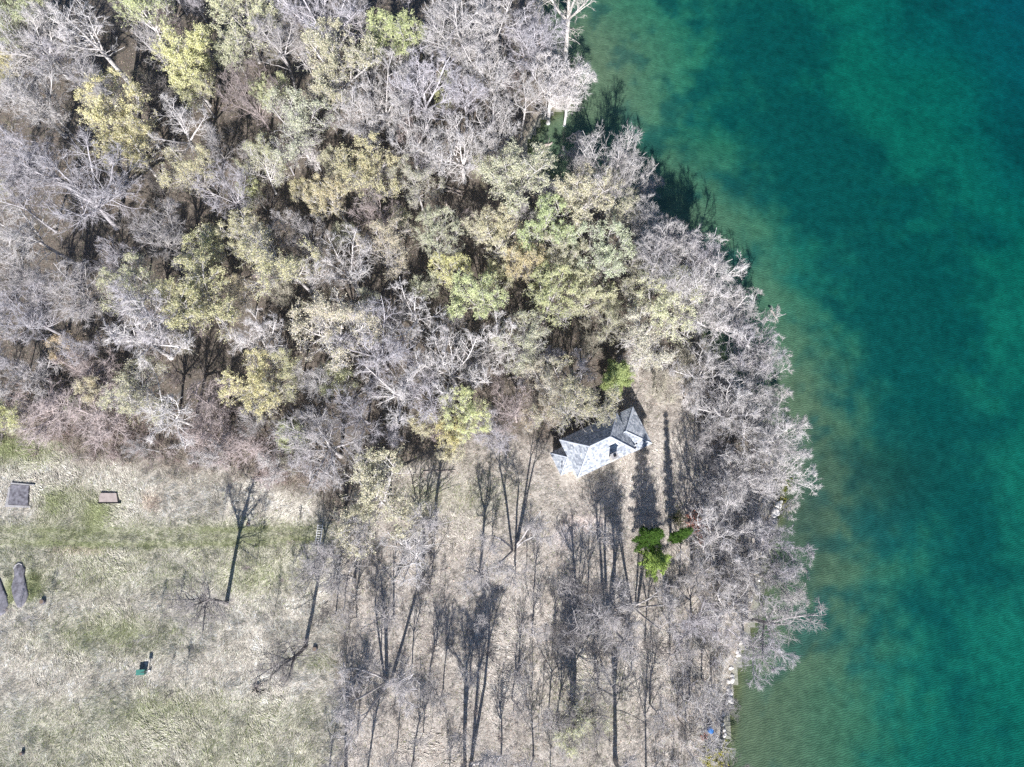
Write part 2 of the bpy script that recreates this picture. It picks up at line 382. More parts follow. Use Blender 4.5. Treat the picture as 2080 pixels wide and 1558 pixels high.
def make_tree(seed, Ht=16.0, fork=.36, leaders=5, spread=(22, 48), rtrunk=.27, n2=11, n3=8, ntw=10, stems=1, lean=.03, side=4, up=.06, l2=.42, leaves=0, leafsize=.13, central=True, twl=(.35, .95), twr=.014, round_=True, lr=1.0):
    r = np.random.default_rng(seed)
    T = Tubes(); C = Tubes(); L1 = []; L2 = []; L3 = []
    starts = []
    if stems == 1:
        p = grow(r, np.zeros(3), unit(np.array((r.normal(0, lean), r.normal(0, lean), 1))), Ht * fork, 6, .035, .02)
        p[0, 2] -= .35
        T.tube(p, rtrunk, rtrunk * .72, 8); T.tube(np.array([[0, 0, -.35], [0, 0, .1], p[1] * .5]), rtrunk * 1.5, rtrunk * 1.0, 8)
        top, d = p[-1], unit(p[-1] - p[-2])
        az0 = r.uniform(0, 6.28)
        for k in range(leaders):
            ang = math.radians(r.uniform(*spread)) if not (central and k == 0) else math.radians(r.uniform(2, 10))
            starts.append((along(p, r.uniform(.82, 1.0))[0] if k else top, tilt(d, ang, az0 + k * 2.4 + r.normal(0, .3)), Ht * (1 - fork) * r.uniform(.82, 1.02) / math.cos(ang * .55), rtrunk * r.uniform(.42, .6) * lr))
        for k in range(side):
            tt = r.uniform(.5, .95); q, dq = along(p, tt)
            pts = grow(r, q, tilt(dq, math.radians(r.uniform(55, 80)), r.uniform(0, 6.28)), Ht * r.uniform(.14, .25), 5, .12, .05)
            T.tube(pts, rtrunk * .24, .03, 5); L2.append(pts)
    else:
        az0 = r.uniform(0, 6.28)
        for k in range(stems):
            ang = math.radians(r.uniform(5, 20)); az = az0 + k * 6.283 / stems + r.normal(0, .3)
            b = np.array((math.cos(az), math.sin(az), 0)) * rtrunk * 1.3; b[2] = -.35
            p = grow(r, b, tilt(np.array((0, 0, 1.0)), ang, 0) if False else unit(np.array((math.cos(az) * math.sin(ang), math.sin(az) * math.sin(ang), math.cos(ang)))), Ht * fork, 6, .03, .015)
            T.tube(p, rtrunk * .75, rtrunk * .5, 7)
            d = unit(p[-1] - p[-2])
            for j in range(max(2, leaders // stems + 1)):
                a2 = math.radians(r.uniform(8, 30))
                starts.append((p[-1], tilt(d, a2, r.uniform(0, 6.28)), Ht * (1 - fork) * r.uniform(.75, 1.0), rtrunk * .36 * lr))
    for (q, d, L, rr) in starts:
        pts = grow(r, q, d, L * .86, 8, .07, up); T.tube(pts, rr, .035, 6); L1.append((pts, L))
    for (pts, L) in L1:
        for k in range(n2):
            t = .18 + .8 * (k + r.uniform(0, .9)) / n2; q, dq = along(pts, min(t, .99))
            ln = L * l2 * (1.05 - .55 * t) * r.uniform(.75, 1.2)
            p2 = grow(r, q, tilt(dq, math.radians(r.uniform(32, 62)), r.uniform(0, 6.28)), ln, 5, .11, .05); L2.append(p2)
    def dome(p, c, a, b):
        q = (p - c) / np.array((a, a, b)); rho = np.linalg.norm(q, axis=-1, keepdims=True); k = .82
        rn = np.where(rho > k, k + (1.18 - k) * (1 - np.exp(-(rho - k) / (1.18 - k))), rho); return c + q * (rn / np.maximum(rho, 1e-6)) * np.array((a, a, b))
    allp = np.concatenate([p[1:] for p in L2]); cc_ = np.array((np.median(allp[:, 0]), np.median(allp[:, 1]), np.percentile(allp[:, 2], 42)))
    ea = np.percentile(np.hypot(allp[:, 0] - cc_[0], allp[:, 1] - cc_[1]), 90) * 1.1; eb = np.percentile(np.abs(allp[:, 2] - cc_[2]), 93) * 1.1
    L2 = [np.concatenate([p[:1], dome(p[1:], cc_, ea, eb)]) if round_ else p for p in L2]
    for p2 in L2:
        ln = np.linalg.norm(p2[-1] - p2[0]); C.tube(p2, .022 + .011 * ln, .012, 4)
        for k in range(n3):
            t = .15 + .83 * (k + r.uniform(0, .9)) / n3; q, dq = along(p2, min(t, .99))
            L3.append(grow(r, q, tilt(dq, math.radians(r.uniform(28, 60)), r.uniform(0, 6.28)), (.35 + ln * .42) * (1.05 - .5 * t) * r.uniform(.7, 1.2), 3, .15, .06))
    A = np.array(L3)                                   # m,4,3
    if round_: A[:, 1:] = dome(A[:, 1:], cc_, ea * 1.08, eb * 1.08)
    for p3 in A: C.tube(p3, .019, .009, 3)
    m = len(A)
    ti = r.uniform(.1, 3.0, (m, ntw)); i0 = np.minimum(ti.astype(int), 2); fr = (ti - i0)[..., None]
    mi = np.arange(m)[:, None]
    P = A[mi, i0] * (1 - fr) + A[mi, i0 + 1] * fr; D = A[mi, i0 + 1] - A[mi, i0]
    D = D / (np.linalg.norm(D, axis=2)[..., None] + 1e-9) + r.normal(0, .55, D.shape) + np.array((0, 0, .12)); D /= np.linalg.norm(D, axis=2)[..., None]
    P = P.reshape(-1, 3); D = D.reshape(-1, 3); Lt = r.uniform(twl[0], twl[1], len(P))
    C.cones(P, D, Lt, np.full(len(P), twr) * r.uniform(.7, 1.2, len(P)))
    res = {'trunk': T.mesh('trunk'), 'crown': C.mesh('crown', False), 'h': Ht}
    tips = P + D * Lt[:, None]
    res['w'] = 2 * float(np.percentile(np.hypot(tips[:, 0], tips[:, 1]), 93)); res['top'] = float(np.percentile(tips[:, 2], 98)); res['mid'] = float(np.median(tips[:, 2]))
    if leaves:
        # buds and young leaves gather on the outer shell in clumps
        cl = r.uniform(0, 1, len(L2)).repeat(n3).repeat(ntw)
        w = .35 + (cl > .3) * 1.0; w *= np.clip((tips[:, 2] - np.percentile(tips[:, 2], 8)) / (res['top'] * .4), .15, 1); w /= w.sum()
        pick = r.choice(len(tips), leaves, p=w)
        c = P[pick] + D[pick] * (Lt[pick] * r.uniform(.3, 1.05, leaves))[:, None] + r.normal(0, .09, (leaves, 3))
        res['foliage'] = leaf_mesh(r, c, leafsize)
    return res
def leaf_mesh(r, c, size, upb=.5, aspect=.8):
    n = len(c); a = r.normal(size=(n, 3)); a /= np.linalg.norm(a, axis=1)[:, None]
    nm = r.normal(size=(n, 3)) + np.array((0, 0, upb)); e2 = np.cross(nm, a); e2 /= np.linalg.norm(e2, axis=1)[:, None] + 1e-9
    s = size * r.uniform(.6, 1.35, n)[:, None]
    V = np.stack([c - a * s * .5, c + e2 * s * aspect * .5, c + a * s * .6, c - e2 * s * aspect * .5], 1)
    V[:, 1] += r.normal(0, size * .1, (n, 3))
    b = np.arange(n)[:, None] * 4
    return mesh_np('foliage', V.reshape(-1, 3), quads=b + np.array([[0, 1, 2, 3]]))

BARE = {
    'round': [make_tree(100 + k, 15, .34, 7, (28, 62), .30, 11, 8, 11, l2=.46, side=5, twr=.0130) for k in range(4)],
    'upright': [make_tree(120 + k, 17, .40, 6, (14, 38), .26, 11, 8, 11, l2=.42, side=4, twr=.0130) for k in range(4)],
    'slender': [make_tree(140 + k, 19, .55, 4, (14, 40), .21, 10, 8, 10, l2=.42, side=3, twr=.0130) for k in range(3)],
    'stems': [make_tree(160 + k, 17, .58, 8, (10, 28), .23, 7, 6, 7, twr=.016, stems=4 + k % 2, l2=.36, lr=.8) for k in range(3)],
    'field': [make_tree(240 + k, 18, .5, 4, (8, 24), .24, 8, 6, 8, l2=.40, side=4, twr=.016, lr=1.15) for k in range(3)],
    'small': [make_tree(180 + k, 10, .34, 4, (18, 45), .12, 9, 7, 9, l2=.44, side=3, twr=.0145) for k in range(4)],
    'sapling': [make_tree(200 + k, 7, .55, 2, (8, 25), .05, 6, 4, 3, l2=.3, side=2, twr=.010, twl=(.25, .6)) for k in range(3)],
    'airy': [make_tree(260 + k, 15, .40, 5, (20, 48), .20, 9, 6, 6, l2=.44, side=3, twr=.012) for k in range(4)],
    'gaunt': [make_tree(220 + k, 17, .5, 5, (30, 60), .30, 9, 6, 9, l2=.42, side=3, twr=.015) for k in range(3)],
}
LEAFY = {
    'round': [make_tree(300 + k, 15, .36, 6, (28, 58), .27, 10, 7, 8, l2=.46, side=4, leaves=18000, leafsize=.135) for k in range(4)],
    'upright': [make_tree(320 + k, 17, .42, 5, (15, 36), .24, 10, 7, 8, l2=.42, side=3, leaves=17000, leafsize=.135) for k in range(3)],
    'sparse': [make_tree(340 + k, 16, .38, 6, (25, 52), .26, 11, 8, 9, l2=.45, side=4, leaves=12000, leafsize=.12) for k in range(4)],
    'small': [make_tree(360 + k, 9, .32, 5, (22, 52), .11, 8, 6, 7, l2=.46, side=3, leaves=9000, leafsize=.125) for k in range(2)],
}

def make_conifer(seed, Ht, R, kind):
    r = np.random.default_rng(seed); T = Tubes(); C = Tubes(); pts = []; dirs = []
    p = grow(r, np.array((0, 0, -.3)), np.array((0, 0, 1.0)), Ht, 10, .015, .05); T.tube(p, .24, .03, 8)
    z = .16 * Ht
    while z < .985 * Ht:
        f = z / Ht; q, _ = along(p, min(.99, (z + .3) / Ht))
        prof = (1 - f) ** .75 if kind == 'spruce' else (math.sin(math.pi * min(1, .12 + f * .9)) ** .7)
        nb = 5
        az0 = r.uniform(0, 6.28)
        for k in range(nb):
            az = az0 + k * 6.283 / nb + r.normal(0, .2); L = R * max(prof, .06) * r.uniform(.65, 1.15)
            el = math.radians(r.uniform(-8, 12) if kind == 'spruce' else r.uniform(5, 35))
            b = grow(r, q, np.array((math.cos(az) * math.cos(el), math.sin(az) * math.cos(el), math.sin(el))), L, 5, .06, -.02 if kind == 'spruce' else .04)
            C.tube(b, .035, .012, 3)
            m = int(14 + 26 * L) if kind == 'spruce' else int(10 + 22 * L)
            t = r.uniform(.18 if kind == 'spruce' else .45, 1.0, m)
            for tt in t:
                a, d = along(b, min(tt, .99)); w = .17 * L * (1.1 - tt) + .08
                s = np.array((-d[1], d[0], 0)); o = r.normal(0, w * .55)
                pts.append(a + s * o + np.array((0, 0, -abs(o) * .25 + r.normal(0, .06)))); dirs.append(unit(d + s * np.sign(o) * .9 + r.normal(0, .35, 3)))
        z += (1.0 if kind == 'spruce' else .75) * r.uniform(.8, 1.2)
    P = np.array(pts); D = np.array(dirs); n = len(P)
    rep = 3 if kind == 'spruce' else 6
    P = P.repeat(rep, 0) + r.normal(0, .10 if kind == 'spruce' else .2, (n * rep, 3)); D = D.repeat(rep, 0) + r.normal(0, .5 if kind == 'spruce' else .9, (n * rep, 3)); D /= np.linalg.norm(D, axis=1)[:, None]
    L = (.34 if kind == 'spruce' else .30) * r.uniform(.6, 1.3, len(P)); nm = r.normal(0, .6, P.shape) + np.array((0, 0, 1.0))
    e = np.cross(D, nm); e /= np.linalg.norm(e, axis=1)[:, None] + 1e-9; e *= .05
    V = np.stack([P - e, P + e, P + D * L[:, None]], 1).reshape(-1, 3)
    return {'trunk': T.mesh('trunk'), 'crown': C.mesh('branches', False), 'foliage': mesh_np('needles', V, np.arange(len(V)).reshape(-1, 3)), 'h': Ht, 'w': 2 * R, 'top': Ht, 'mid': Ht * .5}

REC = []       # everything whose label is written from where it stands
BARKS = {'pale grey': (.66, .645, .64), 'lavender grey': (.55, .54, .575), 'pinkish grey': (.46, .405, .395), 'ash grey': (.50, .485, .485), 'white barked': (.77, .755, .75), 'olive grey': (.46, .44, .36), 'dark grey': (.28, .265, .26)}
LEAVES = {'bright yellow': (.70, .69, .41), 'golden': (.65, .61, .41), 'yellow green': (.64, .645, .43), 'pale cream green': (.655, .65, .50), 'lime green': (.64, .66, .41), 'orange tinged': (.63, .55, .41)}
for pr in [p for g in BARE.values() for p in g] + [p for g in LEAFY.values() for p in g]:
    pr['trunk'].materials.append(m_bark); pr['crown'].materials.append(m_bark)
    if 'foliage' in pr: pr['foliage'].materials.append(m_leaf)
PLANTED = []
def plant(name, proto, x, y, h, w, bark, leaf=None, rz=None, lean=(0, 0), crown_name='crown'):
    z = gz(x, y)
    e = empty(name, (x, y, z - .02), random.uniform(0, 6.283) if rz is None else rz)
    e.rotation_euler[0], e.rotation_euler[1] = lean
    sw = w / proto['w']; sh = h / proto['top']; e.scale = (sw, sw, sh)
    k = random.uniform(.78, 1.08)
    bc = tuple(min(.8, c * k) for c in bark) + (1,)
    o = link('trunk', proto['trunk'], None, e); o.color = bc
    o = link(crown_name, proto['crown'], None, e); o.color = bc
    if 'foliage' in proto:
        o = link('foliage', proto['foliage'], None, e); k = random.uniform(.9, 1.1); o.color = tuple(c * k * random.uniform(.95, 1.05) for c in leaf) + (1,)
    PLANTED.append((x, y, w * .5))
    return e
def mpp(u, v, z):
    a, b = at(u, v, z), at(u + 1, v, z); return b[0] - a[0]
SIZE = lambda w: 'small' if w < 6.5 else ('large' if w > 12 else 'mid-sized')
FORMW = {'round': 'round-crowned', 'upright': 'upright', 'slender': 'slender tall', 'stems': 'many-stemmed', 'small': 'bushy', 'gaunt': 'open-branched', 'field': 'thick-trunked', 'airy': 'thin-crowned', 'sparse': 'thinly leafed'}

# ---- trees whose crowns show in the photo, plus shore trees added for their shadow: crown centre pixel, crown width in pixels, colour, form
YT = [(20, 45, 100, 'yellow green', 'round'), (5, 112, 75, 'bright yellow', 'round'), (285, 22, 120, 'yellow green', 'round'), (480, 30, 150, 'pale cream green', 'round'),
      (375, 135, 125, 'bright yellow', 'upright'), (395, 175, 80, 'yellow green', 'upright'), (225, 245, 150, 'bright yellow', 'round'), (265, 300, 110, 'bright yellow', 'round'), (590, 245, 150, 'pale cream green', 'sparse'), (560, 195, 70, 'yellow green', 'round'),
      (685, 130, 155, 'pale cream green', 'round'), (805, 80, 115, 'lime green', 'round'), (395, 345, 100, 'yellow green', 'sparse'), (525, 335, 100, 'yellow green', 'sparse'), (518, 392, 60, 'lime green', 'small'),
      (680, 400, 95, 'golden', 'round'), (745, 365, 120, 'golden', 'round'), (845, 370, 95, 'pale cream green', 'sparse'), (1050, 360, 140, 'pale cream green', 'round'), (1190, 395, 125, 'pale cream green', 'round'),
      (1110, 460, 110, 'lime green', 'round'), (1270, 430, 90, 'pale cream green', 'sparse'), (590, 535, 160, 'golden', 'sparse'), (420, 500, 80, 'yellow green', 'small'), (880, 490, 110, 'pale cream green', 'round'),
      (770, 500, 120, 'pale cream green', 'sparse'), (1010, 485, 95, 'yellow green', 'round'), (920, 550, 75, 'bright yellow', 'round'), (1080, 540, 90, 'golden', 'round'), (1140, 515, 85, 'pale cream green', 'round'),
      (1225, 505, 115, 'pale cream green', 'round'), (970, 605, 110, 'yellow green', 'round'), (1110, 610, 120, 'yellow green', 'round'), (1190, 605, 95, 'pale cream green', 'round'), (1340, 630, 150, 'pale cream green', 'round'),
      (1295, 565, 100, 'pale cream green', 'sparse'), (400, 605, 155, 'golden', 'round'), (270, 585, 110, 'yellow green', 'sparse'), (670, 675, 150, 'pale cream green', 'sparse'), (745, 640, 90, 'pale cream green', 'sparse'),
      (525, 790, 120, 'bright yellow', 'round'), (580, 760, 90, 'golden', 'sparse'), (690, 762, 85, 'yellow green', 'small'), (585, 885, 75, 'yellow green', 'small'), (950, 825, 110, 'bright yellow', 'round'), (928, 890, 80, 'bright yellow', 'small'),
      (1170, 820, 150, 'golden', 'sparse'), (1120, 790, 120, 'pale cream green', 'sparse'), (1095, 840, 80, 'orange tinged', 'sparse'), (770, 1010, 190, 'pale cream green', 'round'), (130, 705, 60, 'orange tinged', 'small'), (12, 845, 70, 'bright yellow', 'small'),
      (300, 815, 140, 'pale cream green', 'sparse'), (850, 868, 65, 'pale cream green', 'small'), (1060, 690, 110, 'pale cream green', 'sparse'), (1320, 705, 120, 'pale cream green', 'sparse'),
      (820, 442, 55, 'pale cream green', 'small'), (612, 390, 50, 'golden', 'small'), (1170, 1465, 110, 'yellow green', 'sparse'), (480, 605, 80, 'golden', 'sparse'), (1000, 560, 70, 'yellow green', 'small'), (500, 480, 90, 'yellow green', 'sparse'), (1160, 560, 70, 'yellow green', 'small'),
      (1240, 655, 80, 'pale cream green', 'sparse'), (60, 0, 90, 'yellow green', 'round'), (960, 470, 70, 'pale cream green', 'small')]
for (u, v, w, c, f) in YT:
    z = 11.0; wm = w * mpp(u, v, z); h = min(19, max(9.5, 8.0 + wm * .75)) if f != 'small' else min(11, 5 + wm * .8)
    if (u, v) in ((770, 1010),): h = 13
    x, y = at(u, v, h * .70)
    e = plant('leafing_tree', random.choice(LEAFY[f]), x, y, h, wm * 1.15, BARKS[random.choice(('pale grey', 'ash grey', 'pale grey'))], LEAVES[c])
    tag(e, None, 'tree', 'trees coming into yellow green leaf')
    REC.append(dict(o=e, look=f'{SIZE(wm)} {c} {FORMW[f] if f in ("upright", "sparse", "small") else "leafing"} tree', u=u, v=v))

BT = [(190, 75, 180, 'white barked', 'gaunt'), (60, 70, 130, 'pale grey', 'round'), (45, 190, 150, 'pale grey', 'upright'), (150, 385, 210, 'lavender grey', 'round'), (65, 310, 150, 'lavender grey', 'upright'), (362, 262, 115, 'pale grey', 'gaunt'),
      (455, 385, 95, 'lavender grey', 'round'), (640, 35, 165, 'lavender grey', 'round'), (510, 195, 110, 'pinkish grey', 'round'), (240, 528, 100, 'lavender grey', 'round'), (75, 480, 130, 'pale grey', 'slender'), (30, 545, 110, 'ash grey', 'slender'),
      (268, 675, 195, 'pale grey', 'gaunt'), (285, 650, 150, 'lavender grey', 'round'), (330, 835, 150, 'pale grey', 'gaunt'), (50, 640, 130, 'lavender grey', 'upright'), (150, 590, 130, 'ash grey', 'upright'), (20, 400, 110, 'lavender grey', 'slender'),
      (775, 200, 140, 'pale grey', 'round'), (855, 195, 140, 'lavender grey', 'upright'), (940, 85, 150, 'pale grey', 'upright'), (1010, 60, 130, 'pale grey', 'slender'), (1010, 150, 130, 'pale grey', 'upright'), (1085, 70, 130, 'lavender grey', 'upright'),
      (830, 275, 125, 'pale grey', 'round'), (735, 255, 110, 'pale grey', 'upright'), (935, 305, 115, 'white barked', 'round'), (1010, 275, 110, 'pale grey', 'round'), (1120, 165, 120, 'pale grey', 'upright'), (1155, 180, 90, 'pale grey', 'upright'),
      (1060, 195, 90, 'pale grey', 'slender'), (1340, 492, 100, 'ash grey', 'upright'), (1400, 524, 90, 'lavender grey', 'upright'), (1300, 447, 70, 'pale grey', 'upright'), (1335, 540, 110, 'ash grey', 'slender'), (1235, 368, 80, 'ash grey', 'upright'), (1450, 600, 110, 'pale grey', 'upright'), (1195, 352, 70, 'ash grey', 'upright'), (890, 40, 110, 'pale grey', 'slender'), (730, 30, 110, 'ash grey', 'upright'), (940, 190, 90, 'lavender grey', 'slender'),  # the shore trees here are added to thicken the tree shadow on water
      (1245, 328, 120, 'pale grey', 'round'), (1290, 352, 70, 'pale grey', 'round'), (1130, 385, 75, 'pale grey', 'small'), (1355, 508, 115, 'ash grey', 'round'), (1385, 530, 150, 'pale grey', 'round'), (1440, 555, 130, 'white barked', 'round'), (1428, 515, 90, 'lavender grey', 'upright'),
      (1480, 650, 130, 'pale grey', 'gaunt'), (1525, 640, 100, 'pale grey', 'round'), (1555, 700, 95, 'pale grey', 'gaunt'), (1520, 710, 110, 'lavender grey', 'round'), (1545, 765, 110, 'pale grey', 'round'), (1440, 745, 120, 'pale grey', 'round'), (1390, 730, 100, 'olive grey', 'small'),
      (1500, 820, 140, 'white barked', 'round'), (1560, 850, 120, 'pale grey', 'round'), (1590, 900, 120, 'pale grey', 'upright'), (1612, 955, 105, 'white barked', 'round'), (1530, 925, 120, 'pale grey', 'round'), (1460, 860, 100, 'pale grey', 'small'), (1500, 980, 110, 'pale grey', 'round'), (1450, 1010, 100, 'pale grey', 'small'),
      (1470, 1085, 130, 'pale grey', 'round'), (1585, 1110, 115, 'lavender grey', 'round'), (1540, 1070, 90, 'pale grey', 'small'), (1510, 1150, 120, 'pale grey', 'round'), (1590, 1170, 90, 'pale grey', 'round'), (1440, 1170, 120, 'ash grey', 'gaunt'), (1570, 1270, 160, 'ash grey', 'gaunt'), (1560, 1320, 130, 'lavender grey', 'round'), (1500, 1240, 120, 'pale grey', 'round'), (1420, 1270, 110, 'lavender grey', 'small'),
      (840, 640, 120, 'white barked', 'gaunt'), (1015, 685, 115, 'white barked', 'round'), (915, 745, 140, 'pale grey', 'round'), (960, 740, 90, 'pale grey', 'small'), (755, 430, 100, 'pinkish grey', 'round'), (700, 545, 130, 'pale grey', 'round'), (760, 705, 150, 'lavender grey', 'round'),
      (800, 785, 140, 'pale grey', 'gaunt'), (720, 830, 130, 'lavender grey', 'round'), (655, 900, 160, 'ash grey', 'round'), (870, 800, 100, 'lavender grey', 'round'), (520, 700, 110, 'pale grey', 'upright'), (640, 790, 90, 'pale grey', 'upright'), (440, 830, 120, 'pinkish grey', 'small'),
      (1050, 830, 100, 'pinkish grey', 'round'), (1010, 880, 90, 'lavender grey', 'small'), (180, 760, 120, 'pinkish grey', 'small'), (60, 760, 120, 'ash grey', 'small'), (110, 830, 140, 'pinkish grey', 'small'), (220, 850, 130, 'pinkish grey', 'small'), (420, 900, 130, 'pinkish grey', 'small'), (520, 920, 140, 'pinkish grey', 'small'),
      (620, 470, 90, 'ash grey', 'round'), (330, 480, 110, 'ash grey', 'upright'), (1200, 700, 90, 'olive grey', 'small'), (640, 320, 80, 'pale grey', 'small'), (200, 170, 120, 'ash grey', 'slender'), (310, 90, 90, 'ash grey', 'slender'), (110, 130, 100, 'lavender grey', 'slender'), (560, 100, 100, 'ash grey', 'slender'), (440, 290, 80, 'ash grey', 'slender'),
      (1170, 290, 70, 'ash grey', 'small'), (1320, 380, 60, 'ash grey', 'small'), (1335, 790, 80, 'olive grey', 'small'), (1420, 640, 80, 'pale grey', 'small'), (1400, 800, 80, 'pale grey', 'small'), (1430, 920, 90, 'ash grey', 'small'), (1600, 1030, 50, 'pale grey', 'small'), (1610, 1220, 60, 'pale grey', 'small'), (80, 580, 90, 'ash grey', 'slender'), (100, 230, 90, 'pale grey', 'slender')]
for (u, v, w, c, f) in BT:
    z = 11.0; wm = w * mpp(u, v, z); h = min(20, max(10, 8.5 + wm * .75)) if f != 'small' else min(9, 4 + wm * .5)
    if f == 'slender': h = min(22, h + 3)
    if 1170 < u < 1500 and 290 < v < 570 and f != 'small': h += 3.5  # shore trees raised to widen their shadow on the water
    x, y = at(u, v, h * (.70 if f != 'small' else .6))
    e = plant('bare_tree', random.choice(BARE[f]), x, y, h, wm * 1.15, BARKS[c]); tag(e, None, 'tree', 'bare trees of the wood')
    REC.append(dict(o=e, look=f'{SIZE(wm)} bare {c} {FORMW[f]} tree', u=u, v=v))

# ---- trees of the open ground below: trunk base pixel, height, crown width (m), form
GT = [(460, 1225, 18, 10, 'dark grey', 'field'), (620, 1315, 17, 9.5, 'dark grey', 'field'), (788, 1385, 17, 13, 'ash grey', 'stems'), (702, 1562, 14, 8, 'ash grey', 'field'), (745, 1575, 12, 6, 'ash grey', 'slender'),
      (950, 1556, 20, 12, 'ash grey', 'stems'), (976, 1160, 16, 7, 'ash grey', 'field'), (1045, 1115, 17, 12, 'ash grey', 'stems'), (1160, 1425, 14, 10, 'dark grey', 'field'), (1168, 1185, 10, 7, 'ash grey', 'airy'),
      (1235, 1245, 18, 11, 'ash grey', 'stems'), (1290, 1235, 17, 10, 'ash grey', 'stems'), (1250, 1545, 16, 10, 'ash grey', 'field'), (1312, 1560, 14, 8, 'ash grey', 'airy'), (1466, 1556, 9, 7, 'dark grey', 'field'),
      (720, 1175, 15, 11, 'ash grey', 'airy'), (860, 1135, 13, 11, 'white barked', 'airy'), (745, 1120, 15, 9, 'ash grey', 'airy'), (650, 1150, 12, 8, 'ash grey', 'airy'), (695, 1130, 15, 7, 'ash grey', 'field'), (885, 1075, 15, 7, 'ash grey', 'field'),
      (800, 1250, 11, 9, 'ash grey', 'airy'), (1180, 1290, 12, 9, 'ash grey', 'airy'), (1080, 1290, 8, 6, 'ash grey', 'airy'), (1380, 1180, 12, 7, 'ash grey', 'airy'), (1360, 1330, 10, 7, 'ash grey', 'airy'), (1400, 1420, 9, 7, 'pale grey', 'airy'),
      (1430, 1500, 8, 6, 'pale grey', 'airy'), (1040, 1420, 8, 6, 'ash grey', 'airy'), (900, 1400, 11, 4.5, 'ash grey', 'slender'), (1320, 1430, 11, 6, 'ash grey', 'airy'), (1215, 1400, 9, 6, 'ash grey', 'airy'), (1440, 960, 10, 6, 'ash grey', 'slender'), (1410, 900, 10, 5, 'ash grey', 'slender'), (1420, 1100, 9, 6, 'pale grey', 'airy'), (1425, 1380, 9, 6.5, 'pale grey', 'airy'), (1455, 1300, 8, 6, 'pale grey', 'airy')]
for (u, v, h, w, c, f) in GT:  # dark grey bark in GT paints the backlit shade of limbs into the colour
    x, y = at(u, v, 0)
    e = plant('bare_tree', random.choice(BARE[f]), x, y, h, w, BARKS[c]); tag(e, None, 'tree', 'bare trees on the open ground')
    uu, vv = proj(x, y, h * .65)
    REC.append(dict(o=e, look=f'{SIZE(w)} bare {c} {FORMW[f]} tree', u=float(uu), v=float(vv)))

# ---- smaller trees standing between them in the wood
WOOD = [(-60, -60), (1090, -60), (1120, 110), (1140, 210), (1040, 290), (1080, 380), (1290, 450), (1390, 560), (1400, 700), (1300, 760), (1220, 790), (1000, 920), (880, 960), (640, 960), (420, 950), (250, 910), (130, 860), (-60, 850)]
cnt = 0; tries = 0
while cnt < 120 and tries < 6000:
    tries += 1
    u, v = random.uniform(-50, 1400), random.uniform(-50, 950)
    if poly_dist(np.array([u]), np.array([v]), WOOD)[0] < 8: continue
    if math.hypot(u - 930, v - 390) < 60: continue
    h = random.uniform(7, 13); x, y = at(u, v, h * .6)
    if lake_d(np.array([x]), np.array([y]))[0] > -1.5: continue
    if any((x - a) ** 2 + (y - b) ** 2 < (2.1 + .22 * w) ** 2 for a, b, w in PLANTED): continue
    cnt += 1; w = h * random.uniform(.42, .62)
    c = random.choice(('ash grey', 'ash grey', 'lavender grey', 'pinkish grey', 'olive grey', 'dark grey', 'pale grey'))
    if random.random() < .16:
        lc = random.choice(('pale cream green', 'yellow green', 'pale cream green')); e = plant('leafing_tree', random.choice(LEAFY['small']), x, y, h * .8, w, BARKS['ash grey'], LEAVES[lc])
        look = f'small {lc} understorey tree'; tag(e, None, 'tree', 'understorey trees of the wood')
    else:
        f = random.choice(('small', 'small', 'slender')); e = plant('bare_tree', random.choice(BARE[f]), x, y, h, w, BARKS[c]); look = f'small bare {c} {"slender " if f == "slender" else ""}understorey tree'; tag(e, None, 'tree', 'understorey trees of the wood')
    REC.append(dict(o=e, look=look, u=u, v=v))

# ---- thin-crowned young trees of the open ground
cnt = 0; tries = 0
while cnt < 52 and tries < 4000:
    tries += 1; u, v = random.uniform(660, 1500), random.uniform(1090, 1590)
    x, y = at(u, v, 0)
    if lake_d(np.array([x]), np.array([y]))[0] > -2.5 or any((x - a) ** 2 + (y - b) ** 2 < 2.6 ** 2 for a, b, w in PLANTED): continue
    if abs(u - 1320) < 60 and abs(v - 1120) < 60: continue
    cnt += 1; h = random.uniform(7, 12.5); w = h * random.uniform(.40, .6); c = random.choice(('ash grey', 'ash grey', 'pale grey', 'dark grey'))
    e = plant('bare_tree', random.choice(BARE['airy']), x, y, h, w, BARKS[c]); tag(e, None, 'tree', 'bare trees on the open ground')
    uu, vv = proj(x, y, h * .65); REC.append(dict(o=e, look=f'small bare {c} thin young tree', u=float(uu), v=float(vv)))

# ---- thin saplings of the open ground
SAP = [(325, 1290), (355, 1250), (343, 1375), (378, 1400), (322, 1292), (95, 1255), (42, 1240), (640, 1230), (905, 1290), (880, 1480), (1015, 1490), (1050, 1500), (1075, 1385), (1078, 1340), (905, 1225), (1090, 1490), (1100, 1450), (860, 1270), (970, 1440),
       (1130, 1380), (560, 1250), (590, 1180), (520, 1150), (1240, 1440), (1270, 1470), (1345, 1480), (1370, 1540), (1300, 1500), (1150, 1520), (1120, 1330), (1000, 1250), (940, 1230), (830, 1330), (670, 1220), (700, 1330), (715, 1260), (1380, 1260), (1330, 1290), (1395, 1340), (1280, 1350), (1200, 1340),
       (1420, 980), (1395, 930), (1445, 1040), (1350, 1230), (1410, 860), (1440, 900), (1390, 1010), (455, 1060), (540, 1060), (480, 1030), (610, 1100)]
for (u, v) in SAP:
    u += random.uniform(-4, 4); x, y = at(u, v); h = random.uniform(3.0, 7.5)
    e = plant('sapling', random.choice(BARE['sapling']), x, y, h, h * .3, BARKS[random.choice(('ash grey', 'dark grey', 'pinkish grey'))]); tag(e, None, 'sapling', 'thin saplings on the open ground')
    REC.append(dict(o=e, look=('tall thin' if h > 5.3 else 'short thin') + ' bare sapling', u=u, v=v))

